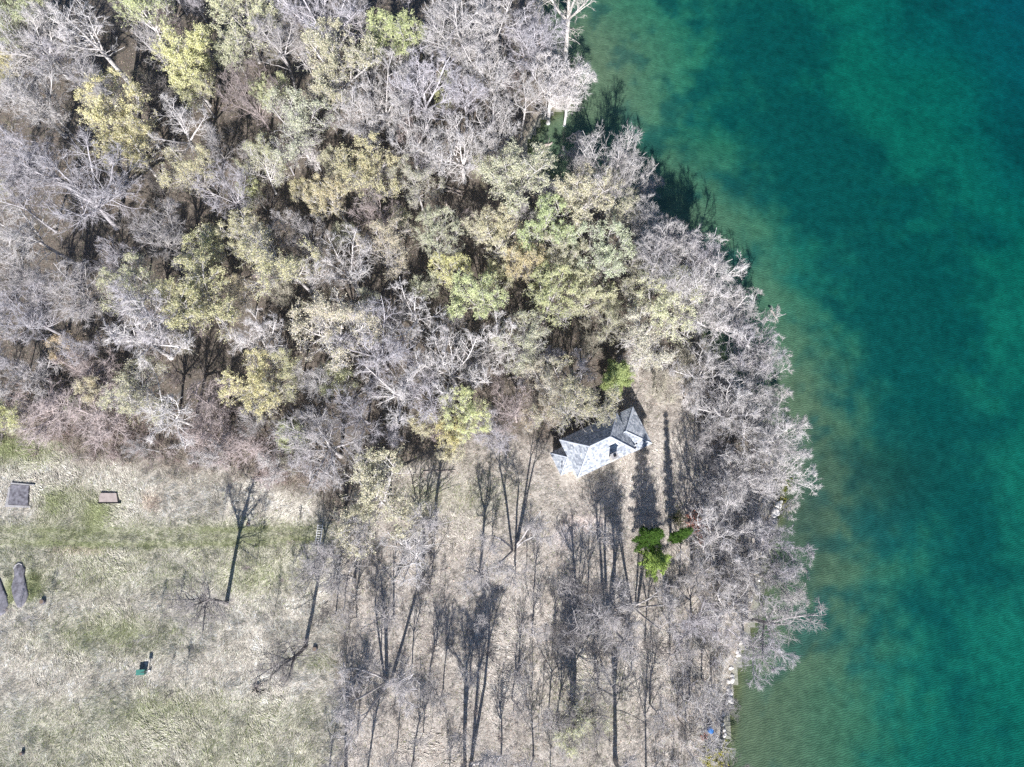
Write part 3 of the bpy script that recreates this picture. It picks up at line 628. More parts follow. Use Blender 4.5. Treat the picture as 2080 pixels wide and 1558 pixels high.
# ---- evergreens, the leaning pale tree, red shrub
GREEN = {'spruce': (.065, .125, .03), 'light': (.33, .43, .12), 'pine': (.36, .43, .19)}
def conifer(seed, u, v, zc, h, R, kind, green, label, name='conifer_tree', rz=0):
    x, y = at(u, v, zc); pr = make_conifer(seed, h, R, kind)
    for k in ('trunk', 'crown'): pr[k].materials.append(m_bark)
    pr['foliage'].materials.append(m_needle)
    e = plant(name, pr, x, y, h, 2 * R, BARKS['dark grey'], green, rz); e.scale = (1, 1, 1); tag(e, label, 'tree'); return e
conifer(11, 1304, 1100, 0, 19.0, 2.5, 'spruce', GREEN['spruce'], 'dark green spruce, upper left of the conifers near the red shrub')
conifer(12, 1322, 1141, 0, 10.5, 3.6, 'spruce', GREEN['light'], 'bright green spruce, lowest of the conifers near the red shrub')
conifer(14, 1362, 1094, 0, 18.0, 1.25, 'spruce', GREEN['spruce'], 'slim dark spire of a spruce between conifers and red shrub')
conifer(13, 1251, 762, 7, 11.0, 3.0, 'pine', GREEN['pine'], 'light green round pine just above the house')
# ghost-pale dead tree leaning out over the lake
pr = make_tree(501, 20, .5, 5, (20, 50), .42, 8, 6, 6, l2=.40, side=3, twr=.016, lr=1.2); pr['trunk'].materials.append(m_bark); pr['crown'].materials.append(m_bark)
x, y = at(1148, 118, 0); e = plant('bare_tree', pr, x, y, 22, 13, (.80, .77, .72), None, 1.0, (math.radians(-2), math.radians(8)))
tag(e, 'chalk-white bare tree leaning out over the lake at the top shore', 'tree', 'bare trees of the wood')

def make_shrub(seed, Ht=2.2, nst=22, spread=.5, leaves=0, leafsize=.12):
    r = np.random.default_rng(seed); C = Tubes(); P = []; D = []
    for k in range(nst):
        az = r.uniform(0, 6.28); a = abs(r.normal(0, spread)); d = np.array((math.cos(az) * math.sin(a), math.sin(az) * math.sin(a), math.cos(a)))
        b = np.array((math.cos(az), math.sin(az), 0)) * r.uniform(0, .35); b[2] = -.1
        p = grow(r, b, d, Ht * r.uniform(.6, 1.1), 4, .12, .02); C.tube(p, .022, .009, 3)
        for j in range(7):
            q, dq = along(p, r.uniform(.25, .98)); P.append(q); D.append(unit(dq + r.normal(0, .5, 3)))
    P = np.array(P); D = np.array(D); L = r.uniform(.3, .8, len(P)) * Ht / 2.4
    C.cones(P, D, L, np.full(len(P), .011))
    res = {'trunk': None, 'crown': C.mesh('branches', False)}
    if leaves:
        i = r.integers(0, len(P), leaves); res['foliage'] = leaf_mesh(r, P[i] + D[i] * (L[i] * r.uniform(.2, 1.1, leaves))[:, None] + r.normal(0, .08, (leaves, 3)), leafsize)
    return res
def shrub(u, v, h, w, bark, leaf, label, seed, leaves=1200, leafsize=.12, mat=None, group=None):
    pr = make_shrub(seed, h, 26, .6, leaves, leafsize); x, y = at(u, v, h * .4)
    e = empty('shrub', (x, y, gz(x, y)), 0); o = link('branches', pr['crown'], m_bark, e); o.color = bark + (1,)
    if leaves: o = link('foliage', pr['foliage'], m_leaf, e); o.color = leaf + (1,)
    s = w / (h * 1.25); e.scale = (s, s, 1); tag(e, label, 'shrub', group); return e
shrub(1416, 1068, 3.4, 4.8, (.48, .32, .28), (.62, .34, .28), 'salmon red shrub beside the two green conifers', 1, 2600, .15)
shrub(1378, 1052, 1.8, 2.6, (.25, .22, .18), (.13, .16, .05), 'low dark green shrub just above the red shrub', 2, 900, .11)
shrub(1446, 1549, 2.2, 4.6, (.3, .28, .15), (.40, .38, .06), 'yellow green shrub at bottom edge beside the stony shore', 3, 1600, .13)
shrub(1593, 975, .9, 2.2, (.2, .2, .08), (.18, .20, .03), 'mossy green shrub at the waterline under a white crown', 4, 700, .10)
shrub(1590, 1022, .7, 2.0, (.25, .24, .1), (.20, .20, .05), 'low olive shrub at water edge beside the pale boulders', 5, 600, .10)
shrub(1262, 828, 2.0, 2.4, (.5, .42, .36), (.3, .25, .15), 'bare tan shrub in shade against the house wall', 6, 0)
shrub(1258, 795, 2.0, 2.6, (.5, .42, .36), (.3, .25, .15), 'bare tan shrub in shade under the light green pine', 7, 0)

# ------------------------------------------------------------------ house
m_roof, t, out = new_mat('roof_tile')
g = N(t, 'ShaderNodeNewGeometry'); tc = N(t, 'ShaderNodeTexCoord')
n1 = noise(t, .8, 6, .7, tc.outputs['Object']); n2 = noise(t, 7.0, 5, .75, tc.outputs['Object'])
c = ramp(t, g.outputs['Random Per Island'], ((0, (.17, .19, .225)), (.5, (.33, .35, .38)), (1, (.48, .495, .52))))
c = mixc(t, c, ramp(t, n1.outputs['Fac'], ((.35, (.78, .8, .82)), (.65, (1.12, 1.12, 1.1)))), 1.0, 'MULTIPLY')
c = mixc(t, c, (.10, .10, .105), ramp(t, n2.outputs['Fac'], ((.56, (0, 0, 0)), (.70, (.75, .75, .75)))))
principled(t, out, c, .55, .4, n2.outputs['Fac'], .3, .02)
m_ridge = simple_mat('ridge_metal', (.40, .43, .48), .5, .12, 4)
m_wall = simple_mat('white_render', (.62, .60, .55), .9, .12, 1.5)
m_frame = simple_mat('painted_frame', (.70, .70, .68), .6, .1, 5)
m_brickc = simple_mat('pale_masonry', (.58, .54, .48), .9, .2, 3)
m_black = simple_mat('soot_and_gap_dark', (.015, .015, .017), .9, .2, 4)
m_door = simple_mat('door_paint', (.16, .12, .09), .6, .2, 3)
m_conc = simple_mat('weathered_concrete', (.30, .29, .29), .95, .35, 1.2)
m_slate = simple_mat('dark_weathered_slab', (.135, .130, .145), .9, .7, 1.6)
m_pink = simple_mat('pink_brick_pad', (.33, .28, .255), .95, .25, 1.5)
m_steel = simple_mat('galvanised', (.30, .31, .32), .5, .15, 6, .5)
m_green = simple_mat('green_enamel', (.045, .17, .135), .5, .15, 3, .4)
m_blue = simple_mat('blue_plastic', (.04, .16, .42), .45, .12, 3, .4)
m_white = simple_mat('white_paint', (.72, .72, .70), .6, .1, 5)
m_wood = simple_mat('dead_wood', (.36, .31, .27), .9, .3, 2)
m_stone = simple_mat('pale_boulder', (.58, .55, .52), .9, .25, 2.0)
m_panel = simple_mat('sign_face', (.10, .11, .12), .7, .2, 3)
m_glass, t, out = new_mat('window_glass'); principled(t, out, (.02, .025, .03), .08, .5)

def pydata(name, verts, faces, mat, parent=None, smooth=False):
    me = bpy.data.meshes.new(name); me.from_pydata([tuple(v) for v in verts], [], faces); me.update()
    if smooth: me.polygons.foreach_set('use_smooth', [True] * len(me.polygons))
    return link(name, me, mat, parent)
BOXF = [(0, 3, 2, 1), (4, 5, 6, 7), (0, 1, 5, 4), (1, 2, 6, 5), (2, 3, 7, 6), (3, 0, 4, 7)]
def boxv(x0, x1, y0, y1, z0, z1): return [(x0, y0, z0), (x1, y0, z0), (x1, y1, z0), (x0, y1, z0), (x0, y0, z1), (x1, y0, z1), (x1, y1, z1), (x0, y1, z1)]
def box(name, x0, x1, y0, y1, z0, z1, mat, parent=None, bev=.0):
    bm = bmesh.new()
    vs = [bm.verts.new(v) for v in boxv(x0, x1, y0, y1, z0, z1)]
    for f in BOXF: bm.faces.new([vs[i] for i in f])
    if bev: bmesh.ops.bevel(bm, geom=bm.edges[:], offset=bev, segments=2, affect='EDGES', profile=.6)
    me = bpy.data.meshes.new(name); bm.to_mesh(me); bm.free()
    return link(name, me, mat, parent)
def lathe(name, prof, mat, parent=None, seg=16, loc=None):
    V = []; F = []
    for (r, z) in prof:
        for k in range(seg): a = k / seg * 6.28319; V.append((r * math.cos(a), r * math.sin(a), z))
    for i in range(len(prof) - 1):
        for k in range(seg): k2 = (k + 1) % seg; F.append((i * seg + k, i * seg + k2, (i + 1) * seg + k2, (i + 1) * seg + k))
    F.append(tuple(range(seg))[::-1]); F.append(tuple(range((len(prof) - 1) * seg, len(prof) * seg)))
    o = pydata(name, V, F, mat, parent, False)
    if loc: o.location = loc
    return o

ZE, ZW, PT = 5.9, 3.6, math.tan(math.radians(42.0))     # eaves of the main block, eaves of the wings, roof slope
cors = [Vector(at(u, v, ZE)) for u, v in ((1138, 894), (1173, 969), (1290, 916), (1254, 838))]   # NW SW SE NE
cen = sum(cors, Vector((0, 0))) / 4
ax = ((cors[2] - cors[1]) + (cors[3] - cors[0])).normalized(); HANG = math.atan2(ax.y, ax.x)
LX = ((cors[2] - cors[1]).length + (cors[3] - cors[0]).length) / 4; LY = ((cors[0] - cors[1]).length + (cors[3] - cors[2]).length) / 4
house = empty('house', (cen.x, cen.y, gz(cen.x, cen.y) - .05), HANG)
tag(house, 'pale house with hipped grey tiled roofs and chimney in the clearing by the lake', 'house')
def loc_px(u, v, z):
    p = Vector(at(u, v, z)) - cen; return (p.x * math.cos(HANG) + p.y * math.sin(HANG), -p.x * math.sin(HANG) + p.y * math.cos(HANG))
TILES = Tubes()
def slope(parts, corners, lift=0.0):
    """lay overlapping tile courses over one roof face given as eave-left, eave-right, (top-right, top-left)"""
    P = [np.array(c, float) for c in corners]
    n = np.cross(P[1] - P[0], P[-1] - P[0]); n /= np.linalg.norm(n)
    if n[2] < 0: n = -n
    e = P[1] - P[0]; e /= np.linalg.norm(e); up = np.cross(n, e)
    if up[2] < 0: up = -up
    uv = np.array([[(p - P[0]) @ e, (p - P[0]) @ up] for p in P]); top = uv[:, 1].max()
    rows = max(3, int(round(top / .30))); st = top / rows
    V = []; Q = []
    def span(y):
        xs = []
        for i in range(len(uv)):
            (xa, ya), (xb, yb) = uv[i], uv[(i + 1) % len(uv)]
            if abs(ya - yb) > 1e-9 and min(ya, yb) - 1e-9 <= y <= max(ya, yb) + 1e-9: xs.append(xa + (xb - xa) * (y - ya) / (yb - ya))
        return (min(xs), max(xs)) if xs else (0, 0)
    for r_ in range(rows):
        y0, y1 = r_ * st - (.06 if r_ else .05), (r_ + 1) * st
        a0, b0 = span(max(1e-4, r_ * st)); a1, b1 = span(min(top - 1e-4, y1))
        w = .36; off = (r_ % 2) * w * .5
        xs = [a0] + [x for x in np.arange(math.floor(a0 / w) * w + off, b0, w) if a0 + .08 < x < b0 - .08] + [b0]
        for i in range(len(xs) - 1):
            xa, xb = xs[i] + .008, xs[i + 1] - .008
            ta, tb = np.clip(xa, a1, b1), np.clip(xb, a1, b1)
            h0, h1 = .045 + random.uniform(0, .018), .014
            base = len(V)
            for (x, y, h) in ((xa, y0, h0), (xb, y0, h0), (tb, y1, h1), (ta, y1, h1), (xa, y0, .0), (xb, y0, .0)): V.append(P[0] + e * x + up * y + n * (h + lift))
            Q += [(base, base + 1, base + 2, base + 3), (base + 4, base + 5, base + 1, base)]
    parts.append((V, Q))
def roof_obj(name, faces, deck, tiles_label=None):
    V = [p for f in deck for p in f]; F = []; k = 0
    for f in deck: F.append(tuple(range(k, k + len(f)))); k += len(f)
    rf = pydata(name, V, F, m_ridge, house)
    parts = []
    for f in faces: slope(parts, f, .012)
    VV = []; QQ = []
    for v, q in parts:
        b = len(VV); VV += v; QQ += [tuple(i + b for i in qq) for qq in q]
    o = pydata('roof_tiles', VV, QQ, m_roof, rf); o['kind'] = 'stuff'
    return rf
def cap(parent, a, b, r=.13):
    t_ = Tubes(); a = np.array(a, float); b = np.array(b, float); a[2] += .05; b[2] += .05
    t_.tube(np.linspace(a, b, 3), r, r, 6); return link('ridge_cap', t_.mesh('ridge_cap'), m_ridge, parent)
def hip(x0, x1, y0, y1, ze):
    """hipped roof over a rectangle, ridge along the longer side"""
    hx, hy = (x1 - x0) / 2, (y1 - y0) / 2; my = (y0 + y1) / 2; zr = ze + hy * PT
    A, B = (x0 + hy, my, zr), (x1 - hy, my, zr)
    sw, se, ne, nw = (x0, y0, ze), (x1, y0, ze), (x1, y1, ze), (x0, y1, ze)
    return A, B, [[sw, se, B, A], [ne, nw, A, B], [se, ne, B], [nw, sw, A]], (sw, se, ne, nw)
A, B, fs, (sw, se, ne, nw) = hip(-LX, LX, -LY, LY, ZE)
rf = roof_obj('roof', fs, fs)
for a, b in ((A, B), (sw, A), (nw, A), (se, B), (ne, B)): cap(rf, a, b)
# east wing: same depth, lower eaves, its ridge dies into the main hip
wE = (loc_px(1322, 900, 4.5)[0] + loc_px(1285.5, 824.5, 4.5)[0]) / 2
ZWE, PTE = 4.5, math.tan(math.radians(29.0))
y0, y1 = -LY, LY; hy = (y1 - y0) / 2; zr = ZWE + hy * PTE; C_ = (wE - hy, 0, zr)
xin = LX - (zr - ZE) / PT                                        # where the wing ridge meets the main hip face
xw = LX - .55
e_sw, e_se, e_ne, e_nw = (xw, y0, ZWE), (wE, y0, ZWE), (wE, y1, ZWE), (xw, y1, ZWE)
if C_[0] > xin:
    R0 = (xin, 0, zr)
else: R0 = C_
yv = LY - (ZE - ZWE) / PTE                                         # |y| where the wing slope reaches the height of the main eaves
S1 = (LX - .02, -yv, ZE - .02); S2 = (LX - .02, yv, ZE - .02)
deck = [[e_sw, e_se, C_, R0, S1], [e_ne, e_nw, S2, R0, C_], [e_se, e_ne, C_]]
rfE = roof_obj('roof', [[e_sw, e_se, C_, R0, S1], [e_ne, e_nw, S2, R0, C_][:2] + [S2, R0, C_], [e_se, e_ne, C_]], deck)
for a, b in ((e_se, C_), (e_ne, C_), (C_, R0)): cap(rfE, a, b)
# west wing: narrower, set towards the south
pW = [loc_px(u, v, ZW) for u, v in ((1119.5, 919.6), (1138, 966))]
wW = (pW[0][0] + pW[1][0]) / 2; yb, yt = pW[1][1], pW[0][1]; hw = (yt - yb) / 2; my = (yb + yt) / 2; zr2 = ZW + hw * PT
D_ = (wW + hw, my, zr2); xx = -LX + .05
xm = -LX + max(0, (zr2 - ZE)) / PT + .3
w_sw, w_nw, w_se, w_ne = (wW, yb, ZW), (wW, yt, ZW), (xx + .4, yb, ZW), (xx + .4, yt, ZW); E_ = (xm, my, zr2)
deck = [[w_sw, w_se, E_, D_], [w_ne, w_nw, D_, E_], [w_nw, w_sw, D_]]
rfW = roof_obj('roof', deck, deck)
for a, b in ((w_sw, D_), (w_nw, D_), (D_, E_)): cap(rfW, a, b, .11)
# walls
OV = .45
def wall_block(x0, x1, y0, y1, z1): return box('wall', x0, x1, y0, y1, -.4, z1, m_wall, house)
wl = wall_block(-LX + OV, LX - OV, -LY + OV, LY - OV, ZE + .02)
we = wall_block(LX - OV + .004, wE - OV, -LY + OV + .05, LY - OV - .05, ZWE + .02)
ww = wall_block(wW + OV, -LX + OV - .004, yb + OV, yt - OV, ZW + .02)
for (xa, xb, ya, yb_, ze) in ((-LX, LX, -LY, LY, ZE), (LX + .01, wE, -LY, LY, ZWE), (wW, -LX - .01, yb, yt, ZW)):
    box('soffit', xa + .03, xb - .03, ya + .03, yb_ - .03, ze - .10, ze - .03, m_frame, house)
def window(wall, cx, cy, cz, nx, ny, w=.9, h=1.3):
    tx, ty = -ny, nx
    def bx(name, s0, s1, z0, z1, d0, d1, mat, par):
        V = []
        for z in (z0, z1):
            for (s, d) in ((s0, d0), (s1, d0), (s1, d1), (s0, d1)): V.append((cx + tx * s + nx * d, cy + ty * s + ny * d, cz + z))
        return pydata(name, V, BOXF, mat, par)
    wn = bx('window', -w / 2, w / 2, -h / 2, h / 2, .002, .02, m_glass, house)
    for (a, b, c0, d0) in ((-w / 2 - .08, -w / 2, -h / 2, h / 2), (w / 2, w / 2 + .08, -h / 2, h / 2), (-w / 2 - .08, w / 2 + .08, h / 2, h / 2 + .08), (-w / 2 - .12, w / 2 + .12, -h / 2 - .1, -h / 2), (-.025, .025, -h / 2, h / 2)): bx('frame', a, b, c0, d0, .003, .06, m_frame, wn)
for sx in (-2.8, -.9, 1.0, 2.9):
    for sy in (-1, 1):
        for z in (1.6, 4.3): window(wl, sx, sy * (LY - OV), z, 0, sy)
for yy in (-1.6, .2, 2.0): window(we, wE - OV, yy, 1.7, 1, 0)
window(ww, wW + OV, my, 1.7, -1, 0)
d_ = box('door', 3.6, 4.5, -LY + OV - .06, -LY + OV - .004, 0, 2.1, m_door, house); box('handle', 4.36, 4.42, -LY + OV - .11, -LY + OV - .062, 1.0, 1.12, m_steel, d_)
# chimney standing through the south slope just above the eaves
cx_, cy_ = loc_px(1251.5, 934, 8.8); cy_ = max(cy_, -LY + .35)
ch = box('chimney', cx_ - .5, cx_ + .5, cy_ - .42, cy_ + .42, ZE - .6, 9.2, m_brickc, house, .03)
box('chimney_cap', cx_ - .6, cx_ + .6, cy_ - .52, cy_ + .52, 9.202, 9.36, m_conc, ch, .02); box('flue', cx_ - .2, cx_ + .22, cy_ - .18, cy_ + .2, 9.362, 9.6, m_black, ch)
# vent pipe on the west wing
vx, vy = loc_px(1141, 952, ZW + .5); vp = lathe('vent_pipe', ((.06, -.4), (.06, 1.5), (.10, 1.5), (.10, 1.62)), m_steel, house, 10, (vx, max(vy, yb + .3), ZW + .45))
# missing tiles by the valley: black patches paint the dark of the gaps
for (u, v, s) in ((1290, 910, .26), (1291, 903, .2), (1309, 899, .13), (1258, 842, .28)):
    px, py = loc_px(u, v, ZW + .8)
    sl = ZW + (wE - px) * PT if (wE - px) < (LY - abs(py)) else ZW + (LY - abs(py)) * PT
    V = []; nseg = 9
    for k in range(nseg): a = k / nseg * 6.283; rr = s * random.uniform(.55, 1.1); V.append((px + rr * math.cos(a), py + rr * .7 * math.sin(a)))
    Z = []
    for (a, b) in V: Z.append(ZWE + min(wE - a, LY - abs(b)) * PTE + .10)
    pydata('tile_gap_dark', [(a, b, z) for (a, b), z in zip(V, Z)], [tuple(range(nseg))], m_black, house)

# ------------------------------------------------------------------ small things on the ground
def lay(name, px, z0, z1, mat, parent=None, rough=.0):
    """prism over a pixel outline on the ground"""
    P = [at(u, v, 0) for u, v in px]; n = len(P); V = [(x, y, z0) for x, y in P] + [(x, y, z1 + random.uniform(-rough, rough)) for x, y in P]
    ar = sum(P[i][0] * P[(i + 1) % n][1] - P[(i + 1) % n][0] * P[i][1] for i in range(n))
    if ar < 0: V = V[:n][::-1] + V[n:][::-1]
    F = [tuple(range(n, 2 * n)), tuple(range(n))[::-1]] + [(i, (i + 1) % n, n + (i + 1) % n, n + i) for i in range(n)]
    return pydata(name, V, F, mat, parent)
def gp(u, v): x, y = at(u, v, 0); return x, y, gz(x, y)
_, _, gs = gp(42, 1005)
e = empty('concrete_pad', gp(42, 1005)); 
def lay_at(parent, name, px, z0, z1, mat, rough=0.0):
    o = lay(name, px, z0, z1, mat, None, rough); o.parent = parent; o.matrix_parent_inverse = Matrix.Translation(-Vector(parent.location)); return o
lay_at(e, 'slab', [(25, 985), (62, 987), (60, 1027), (20, 1025)], gs - .2, gs + .28, m_slate, .03)
lay_at(e, 'kerb', [(26, 981), (74, 985), (73, 987), (26, 984)], gs - .2, gs + .42, m_conc)
lay_at(e, 'apron', [(14, 1022), (20, 990), (24, 989), (20, 1026), (64, 1028), (64, 1032), (13, 1030)], gs - .2, gs + .16, m_conc)
tag(e, 'dark square slab lying in pale grass at left edge', 'slab')
_, _, gs = gp(222, 1011); e = empty('brick_pad', gp(222, 1011))
lay_at(e, 'paving', [(205, 1002), (238, 1002), (241, 1020), (203, 1020)], gs - .2, gs + .45, m_pink, .03)
lay_at(e, 'edge_board', [(200, 1020.5), (246, 1020.5), (246, 1022.5), (200, 1022.5)], gs - .2, gs + .42, m_black)
tag(e, 'small pink square pad in grass above the mown track', 'slab')
def spindle(px, label):
    u0 = sum(p[0] for p in px) / len(px); v0 = sum(p[1] for p in px) / len(px); x, y, z = gp(u0, v0)
    e = empty('tapered_slab', (x, y, z)); P = [Vector(at(u, v, 0)) - Vector((x, y)) for u, v in px]
    V = []; F = []; n = len(P)
    for (s, zz) in ((1.0, -.1), (1.0, .18), (.86, .27), (.5, .33), (.12, .35)): V += [(p.x * s, p.y * (s if s > .9 else (.35 + .65 * s)), zz) for p in P]
    for i in range(4):
        for k in range(n): F.append((i * n + k, i * n + (k + 1) % n, (i + 1) * n + (k + 1) % n, (i + 1) * n + k))
    F.append(tuple(range(4 * n, 5 * n)))
    pydata('slab', V, F, m_slate, e, True); top = max(P, key=lambda p: p.y)
    t_ = Tubes(); r3 = [np.array((p.x, p.y, .20)) for p in P if p.y > top.y * .72]; r3.sort(key=lambda q: q[0]); t_.tube(np.array(r3), .13, .13, 6); link('rim', t_.mesh('rim'), m_conc, e)
    tag(e, label, 'slab', 'long dark tapered slabs in the field'); return e
spindle([(29, 1155), (34, 1147), (40, 1144), (47, 1147), (52, 1156), (50, 1170), (55, 1192), (58, 1210), (53, 1222), (44, 1234), (37, 1234), (31, 1222), (26, 1206), (24, 1192), (30, 1170)], 'long dark grey tapered slab lying in grass below the track')
spindle([(-24, 1172), (-16, 1160), (-6, 1162), (2, 1178), (8, 1196), (15, 1212), (18, 1230), (12, 1245), (0, 1252), (-14, 1240), (-22, 1215), (-26, 1190)], 'dark grey tapered slab cut off by the left edge')
# green cabinet with a lid, and the post beside it
x, y, z = gp(291, 1364); e = empty('utility_cabinet', (x, y, z), .05)
box('body', -.62, .62, -.36, .36, -.2, .92, m_green, e, .03); lid = box('lid', -.68, .68, -.42, .42, .922, 1.0, m_green, e, .02)
for s in (-.3, .3): box('hinge', s - .05, s + .05, .42, .45, .86, .99, m_steel, e)
box('latch', -.04, .04, -.40, -.362, .5, .62, m_steel, e); box('plinth', -.8, .8, -.5, .5, -.2, .03, m_conc, e)
tag(e, 'green metal utility cabinet standing alone in the field', 'cabinet')
x, y, z = gp(303, 1362); e = empty('sign_post', (x, y, z), 0)
lathe('post', ((.055, -.3), (.055, 2.05), (.03, 2.08)), m_steel, e, 10); box('panel', -.32, .32, -.03, .02, 1.5, 2.35, m_panel, e, .01); box('bracket', -.1, .1, .021, .06, 1.6, 1.66, m_steel, e); box('foot', -.16, .16, -.16, .16, -.1, .12, m_conc, e, .02); box('meter_box', .12, .42, -.12, .12, .1, .55, m_white, e, .02)
tag(e, 'grey post with small panel beside the green cabinet', 'post')
# wooden pallets leaned in a stack at the end of the track
x, y, z = gp(648, 1088); e = empty('wooden_ladder', (x, y, z), math.radians(-4)); 
for sx in (-.42, .42): box('rail', sx - .05, sx + .05, -1.9, 1.9, .15, .25, m_white, e)
rung = None
for k in range(9):
    yy = -1.7 + k * .42
    if rung is None: rung = box('rung', -.37, .37, -.05, .05, .17, .24, m_white, e); rung.location = (0, yy, 0)
    else: o = rung.copy(); COL.objects.link(o); o.parent = e; o.location = (0, yy, 0)
tag(e, 'pale slatted rack lying at the end of the mown track', 'rack')
# blue barrel by the stony shore, dark rusty drum beside it
x, y, z = gp(1441, 1482); e = empty('plastic_barrel', (x, y, z)); lathe('body', ((.40, 0), (.47, .2), (.48, .5), (.47, .9), (.40, 1.05)), m_blue, e, 20); lathe('lid', ((.34, 1.052), (.34, 1.1), (.3, 1.12)), m_blue, e, 20); tag(e, 'bright blue barrel near the stony shore at bottom right', 'barrel')
x, y, z = gp(1430, 1495); e = empty('brick_heap', (x, y, z)); m_rust = simple_mat('rusty_brown', (.16, .07, .05), .9, .3, 4)
for k in range(5): o = box('brick', -.3, .3, -.16, .16, 0, .2, m_rust, e, .02); o.location = (random.uniform(-.5, .5), random.uniform(-.4, .4), .1 + .08 * k); o.rotation_euler = (random.uniform(-.2, .2), random.uniform(-.2, .2), random.uniform(0, 3))
tag(e, 'little heap of rust-brown bricks just left of the blue barrel', 'bricks')
# logs
def log(u0, v0, u1, v1, r, label, z0=0, z1=0, kind='fallen_log', branches=3, color=None):
    a = at(u0, v0, 0); b = at(u1, v1, 0); za, zb = gz(*a), gz(*b)
    if z0 or z1: za, zb = z0, z1
    e = empty(kind, (a[0], a[1], za)); rr = np.random.default_rng(int(u0 * 7 + v0))
    P = np.array([[0, 0, r * .8], [(b[0] - a[0]), (b[1] - a[1]), zb - za + r * .6]]); pts = np.linspace(P[0], P[1], 7); pts[1:-1] += rr.normal(0, r * .5, (5, 3)) * np.array((1, 1, .3))
    T = Tubes(); T.tube(pts, r, r * .6, 8); o = link('trunk', T.mesh('trunk'), m_wood, e)
    for k in range(branches):
        q, d = along(pts, rr.uniform(.4, .95)); T = Tubes(); T.tube(grow(rr, q, tilt(d, math.radians(50), rr.uniform(0, 6.28)), rr.uniform(.8, 2.2), 4, .1, .08), r * .35, .02, 5); link('branch', T.mesh('branch'), m_wood, e)
    tag(e, label, 'log', 'fallen logs'); return e
log(888, 378, 942, 392, .34, 'upper of two fallen logs lying side by side in the wood')
log(905, 389, 940, 399, .30, 'lower of two fallen logs lying side by side in the wood')
log(905, 410, 914, 425, .26, 'short pale broken trunk below the two fallen logs', branches=1)
log(1085, 305, 1122, 285, .36, 'dark fallen trunk lying in the shaded cove', branches=4)
log(1150, 278, 1178, 262, .18, 'thin pale log across the mouth of the shaded cove', WL + .05, WL + .1, branches=1)
log(1568, 628, 1582, 648, .16, 'thin driftwood pole floating off the shore crowns', WL, WL + .05, branches=1)
log(860, 958, 925, 955, .14, 'thin pale fallen pole lying across open ground left of house')
log(1030, 770, 1075, 765, .25, 'dark fallen trunk in gap above the bright yellow tree', branches=4)
# stumps and dark heaps in the field
for (u, v, r, lab) in ((640, 1318, .42, 'dark stump beside the foot of the leaning field tree'), (88, 1222, .45, 'dark round stump below the tapered slab'), (46, 1530, .30, 'dark stump standing at the bottom left corner'), (505, 1065, .28, 'small stump on the mown track by a tree shadow')):
    x, y, z = gp(u, v); e = empty('tree_stump', (x, y, z)); rr = random.Random(u)
    lathe('bole', ((r * 1.4, -.2), (r * 1.05, .15), (r, .55), (r * .85, .62)), m_slate, e, 11); lathe('cut_face', ((r * .78, .622), (r * .7, .64)), m_door, e, 11); tag(e, lab, 'stump', 'stumps in the field')
x, y, z = gp(520, 1400); e = empty('brush_heap', (x, y, z)); rr = np.random.default_rng(5)
for k in range(16):
    T = Tubes(); p = np.array((rr.normal(0, .7), rr.normal(0, .4), .05 + .04 * k)); a = rr.normal(.2, .6); T.tube(grow(rr, p, np.array((math.cos(a), math.sin(a), .05)), rr.uniform(1.0, 2.4), 4, .1, -.01), .07, .03, 5); link('branch', T.mesh('branch'), m_black if k % 3 else m_wood, e)
tag(e, 'dark heap of cut branches in the open field', 'brush heap')

# ------------------------------------------------------------------ boulders along the shore
def boulder_mesh(seed):
    bm = bmesh.new(); bmesh.ops.create_icosphere(bm, subdivisions=2, radius=.5); r = random.Random(seed); o = Vector((r.random() * 9, r.random() * 9, r.random() * 9))
    from mathutils import noise as mn
    for v in bm.verts: v.co *= .8 + .45 * mn.noise(v.co * 1.6 + o); v.co.z *= .72
    me = bpy.data.meshes.new('boulder'); bm.to_mesh(me); bm.free(); return me
BOUL = [boulder_mesh(k) for k in range(6)]
def along_shore(px, step):
    out = []; P = [Vector(at(u, v, WL)) for u, v in px]
    for a, b in zip(P[:-1], P[1:]):
        n = max(1, int((b - a).length / step)); out += [a + (b - a) * (k / n) for k in range(n)]
    return out
spots = along_shore([(1584, 1018), (1572, 1050), (1556, 1100), (1541, 1165), (1530, 1235)], 1.1) + along_shore([(1510, 1300), (1489, 1362), (1480, 1420), (1468, 1515), (1462, 1565)], .85)
for k, p in enumerate(spots):
    s = random.uniform(.45, 1.15); x, y = p.x + random.uniform(-.7, .3), p.y + random.uniform(-.4, .4)
    me = BOUL[k % 6]
    o = link('boulder', me, m_stone, None, (x, y, max(gz(x, y), WL - .15) + .08)); o.scale = (s * random.uniform(.8, 1.3), s, s); o.rotation_euler = (0, 0, random.uniform(0, 6.28))
    u, v = proj(x, y, WL); tag(o, None, 'boulder', 'pale boulders edging the shore'); REC.append(dict(o=o, look=('large' if s > .85 else 'small') + ' pale boulder', u=float(u), v=float(v), rock=True))
for (u, v, s) in ((1580, 1026, 1.7), (1584, 1021, 1.2), (1574, 1040, 2.1), (1570, 1047, 1.4), (1569, 1060, 1.6), (1482, 1421, 1.6), (1487, 1381, 1.2)):
    x, y = at(u, v, WL); o = link('boulder', BOUL[int(u) % 6], m_stone, None, (x, y, WL + .25)); o.scale = (s, s * .8, s * .8); o.rotation_euler = (0, 0, u)
    tag(o, None, 'boulder', 'pale boulders edging the shore'); REC.append(dict(o=o, look='big white boulder', u=u, v=v, rock=True))

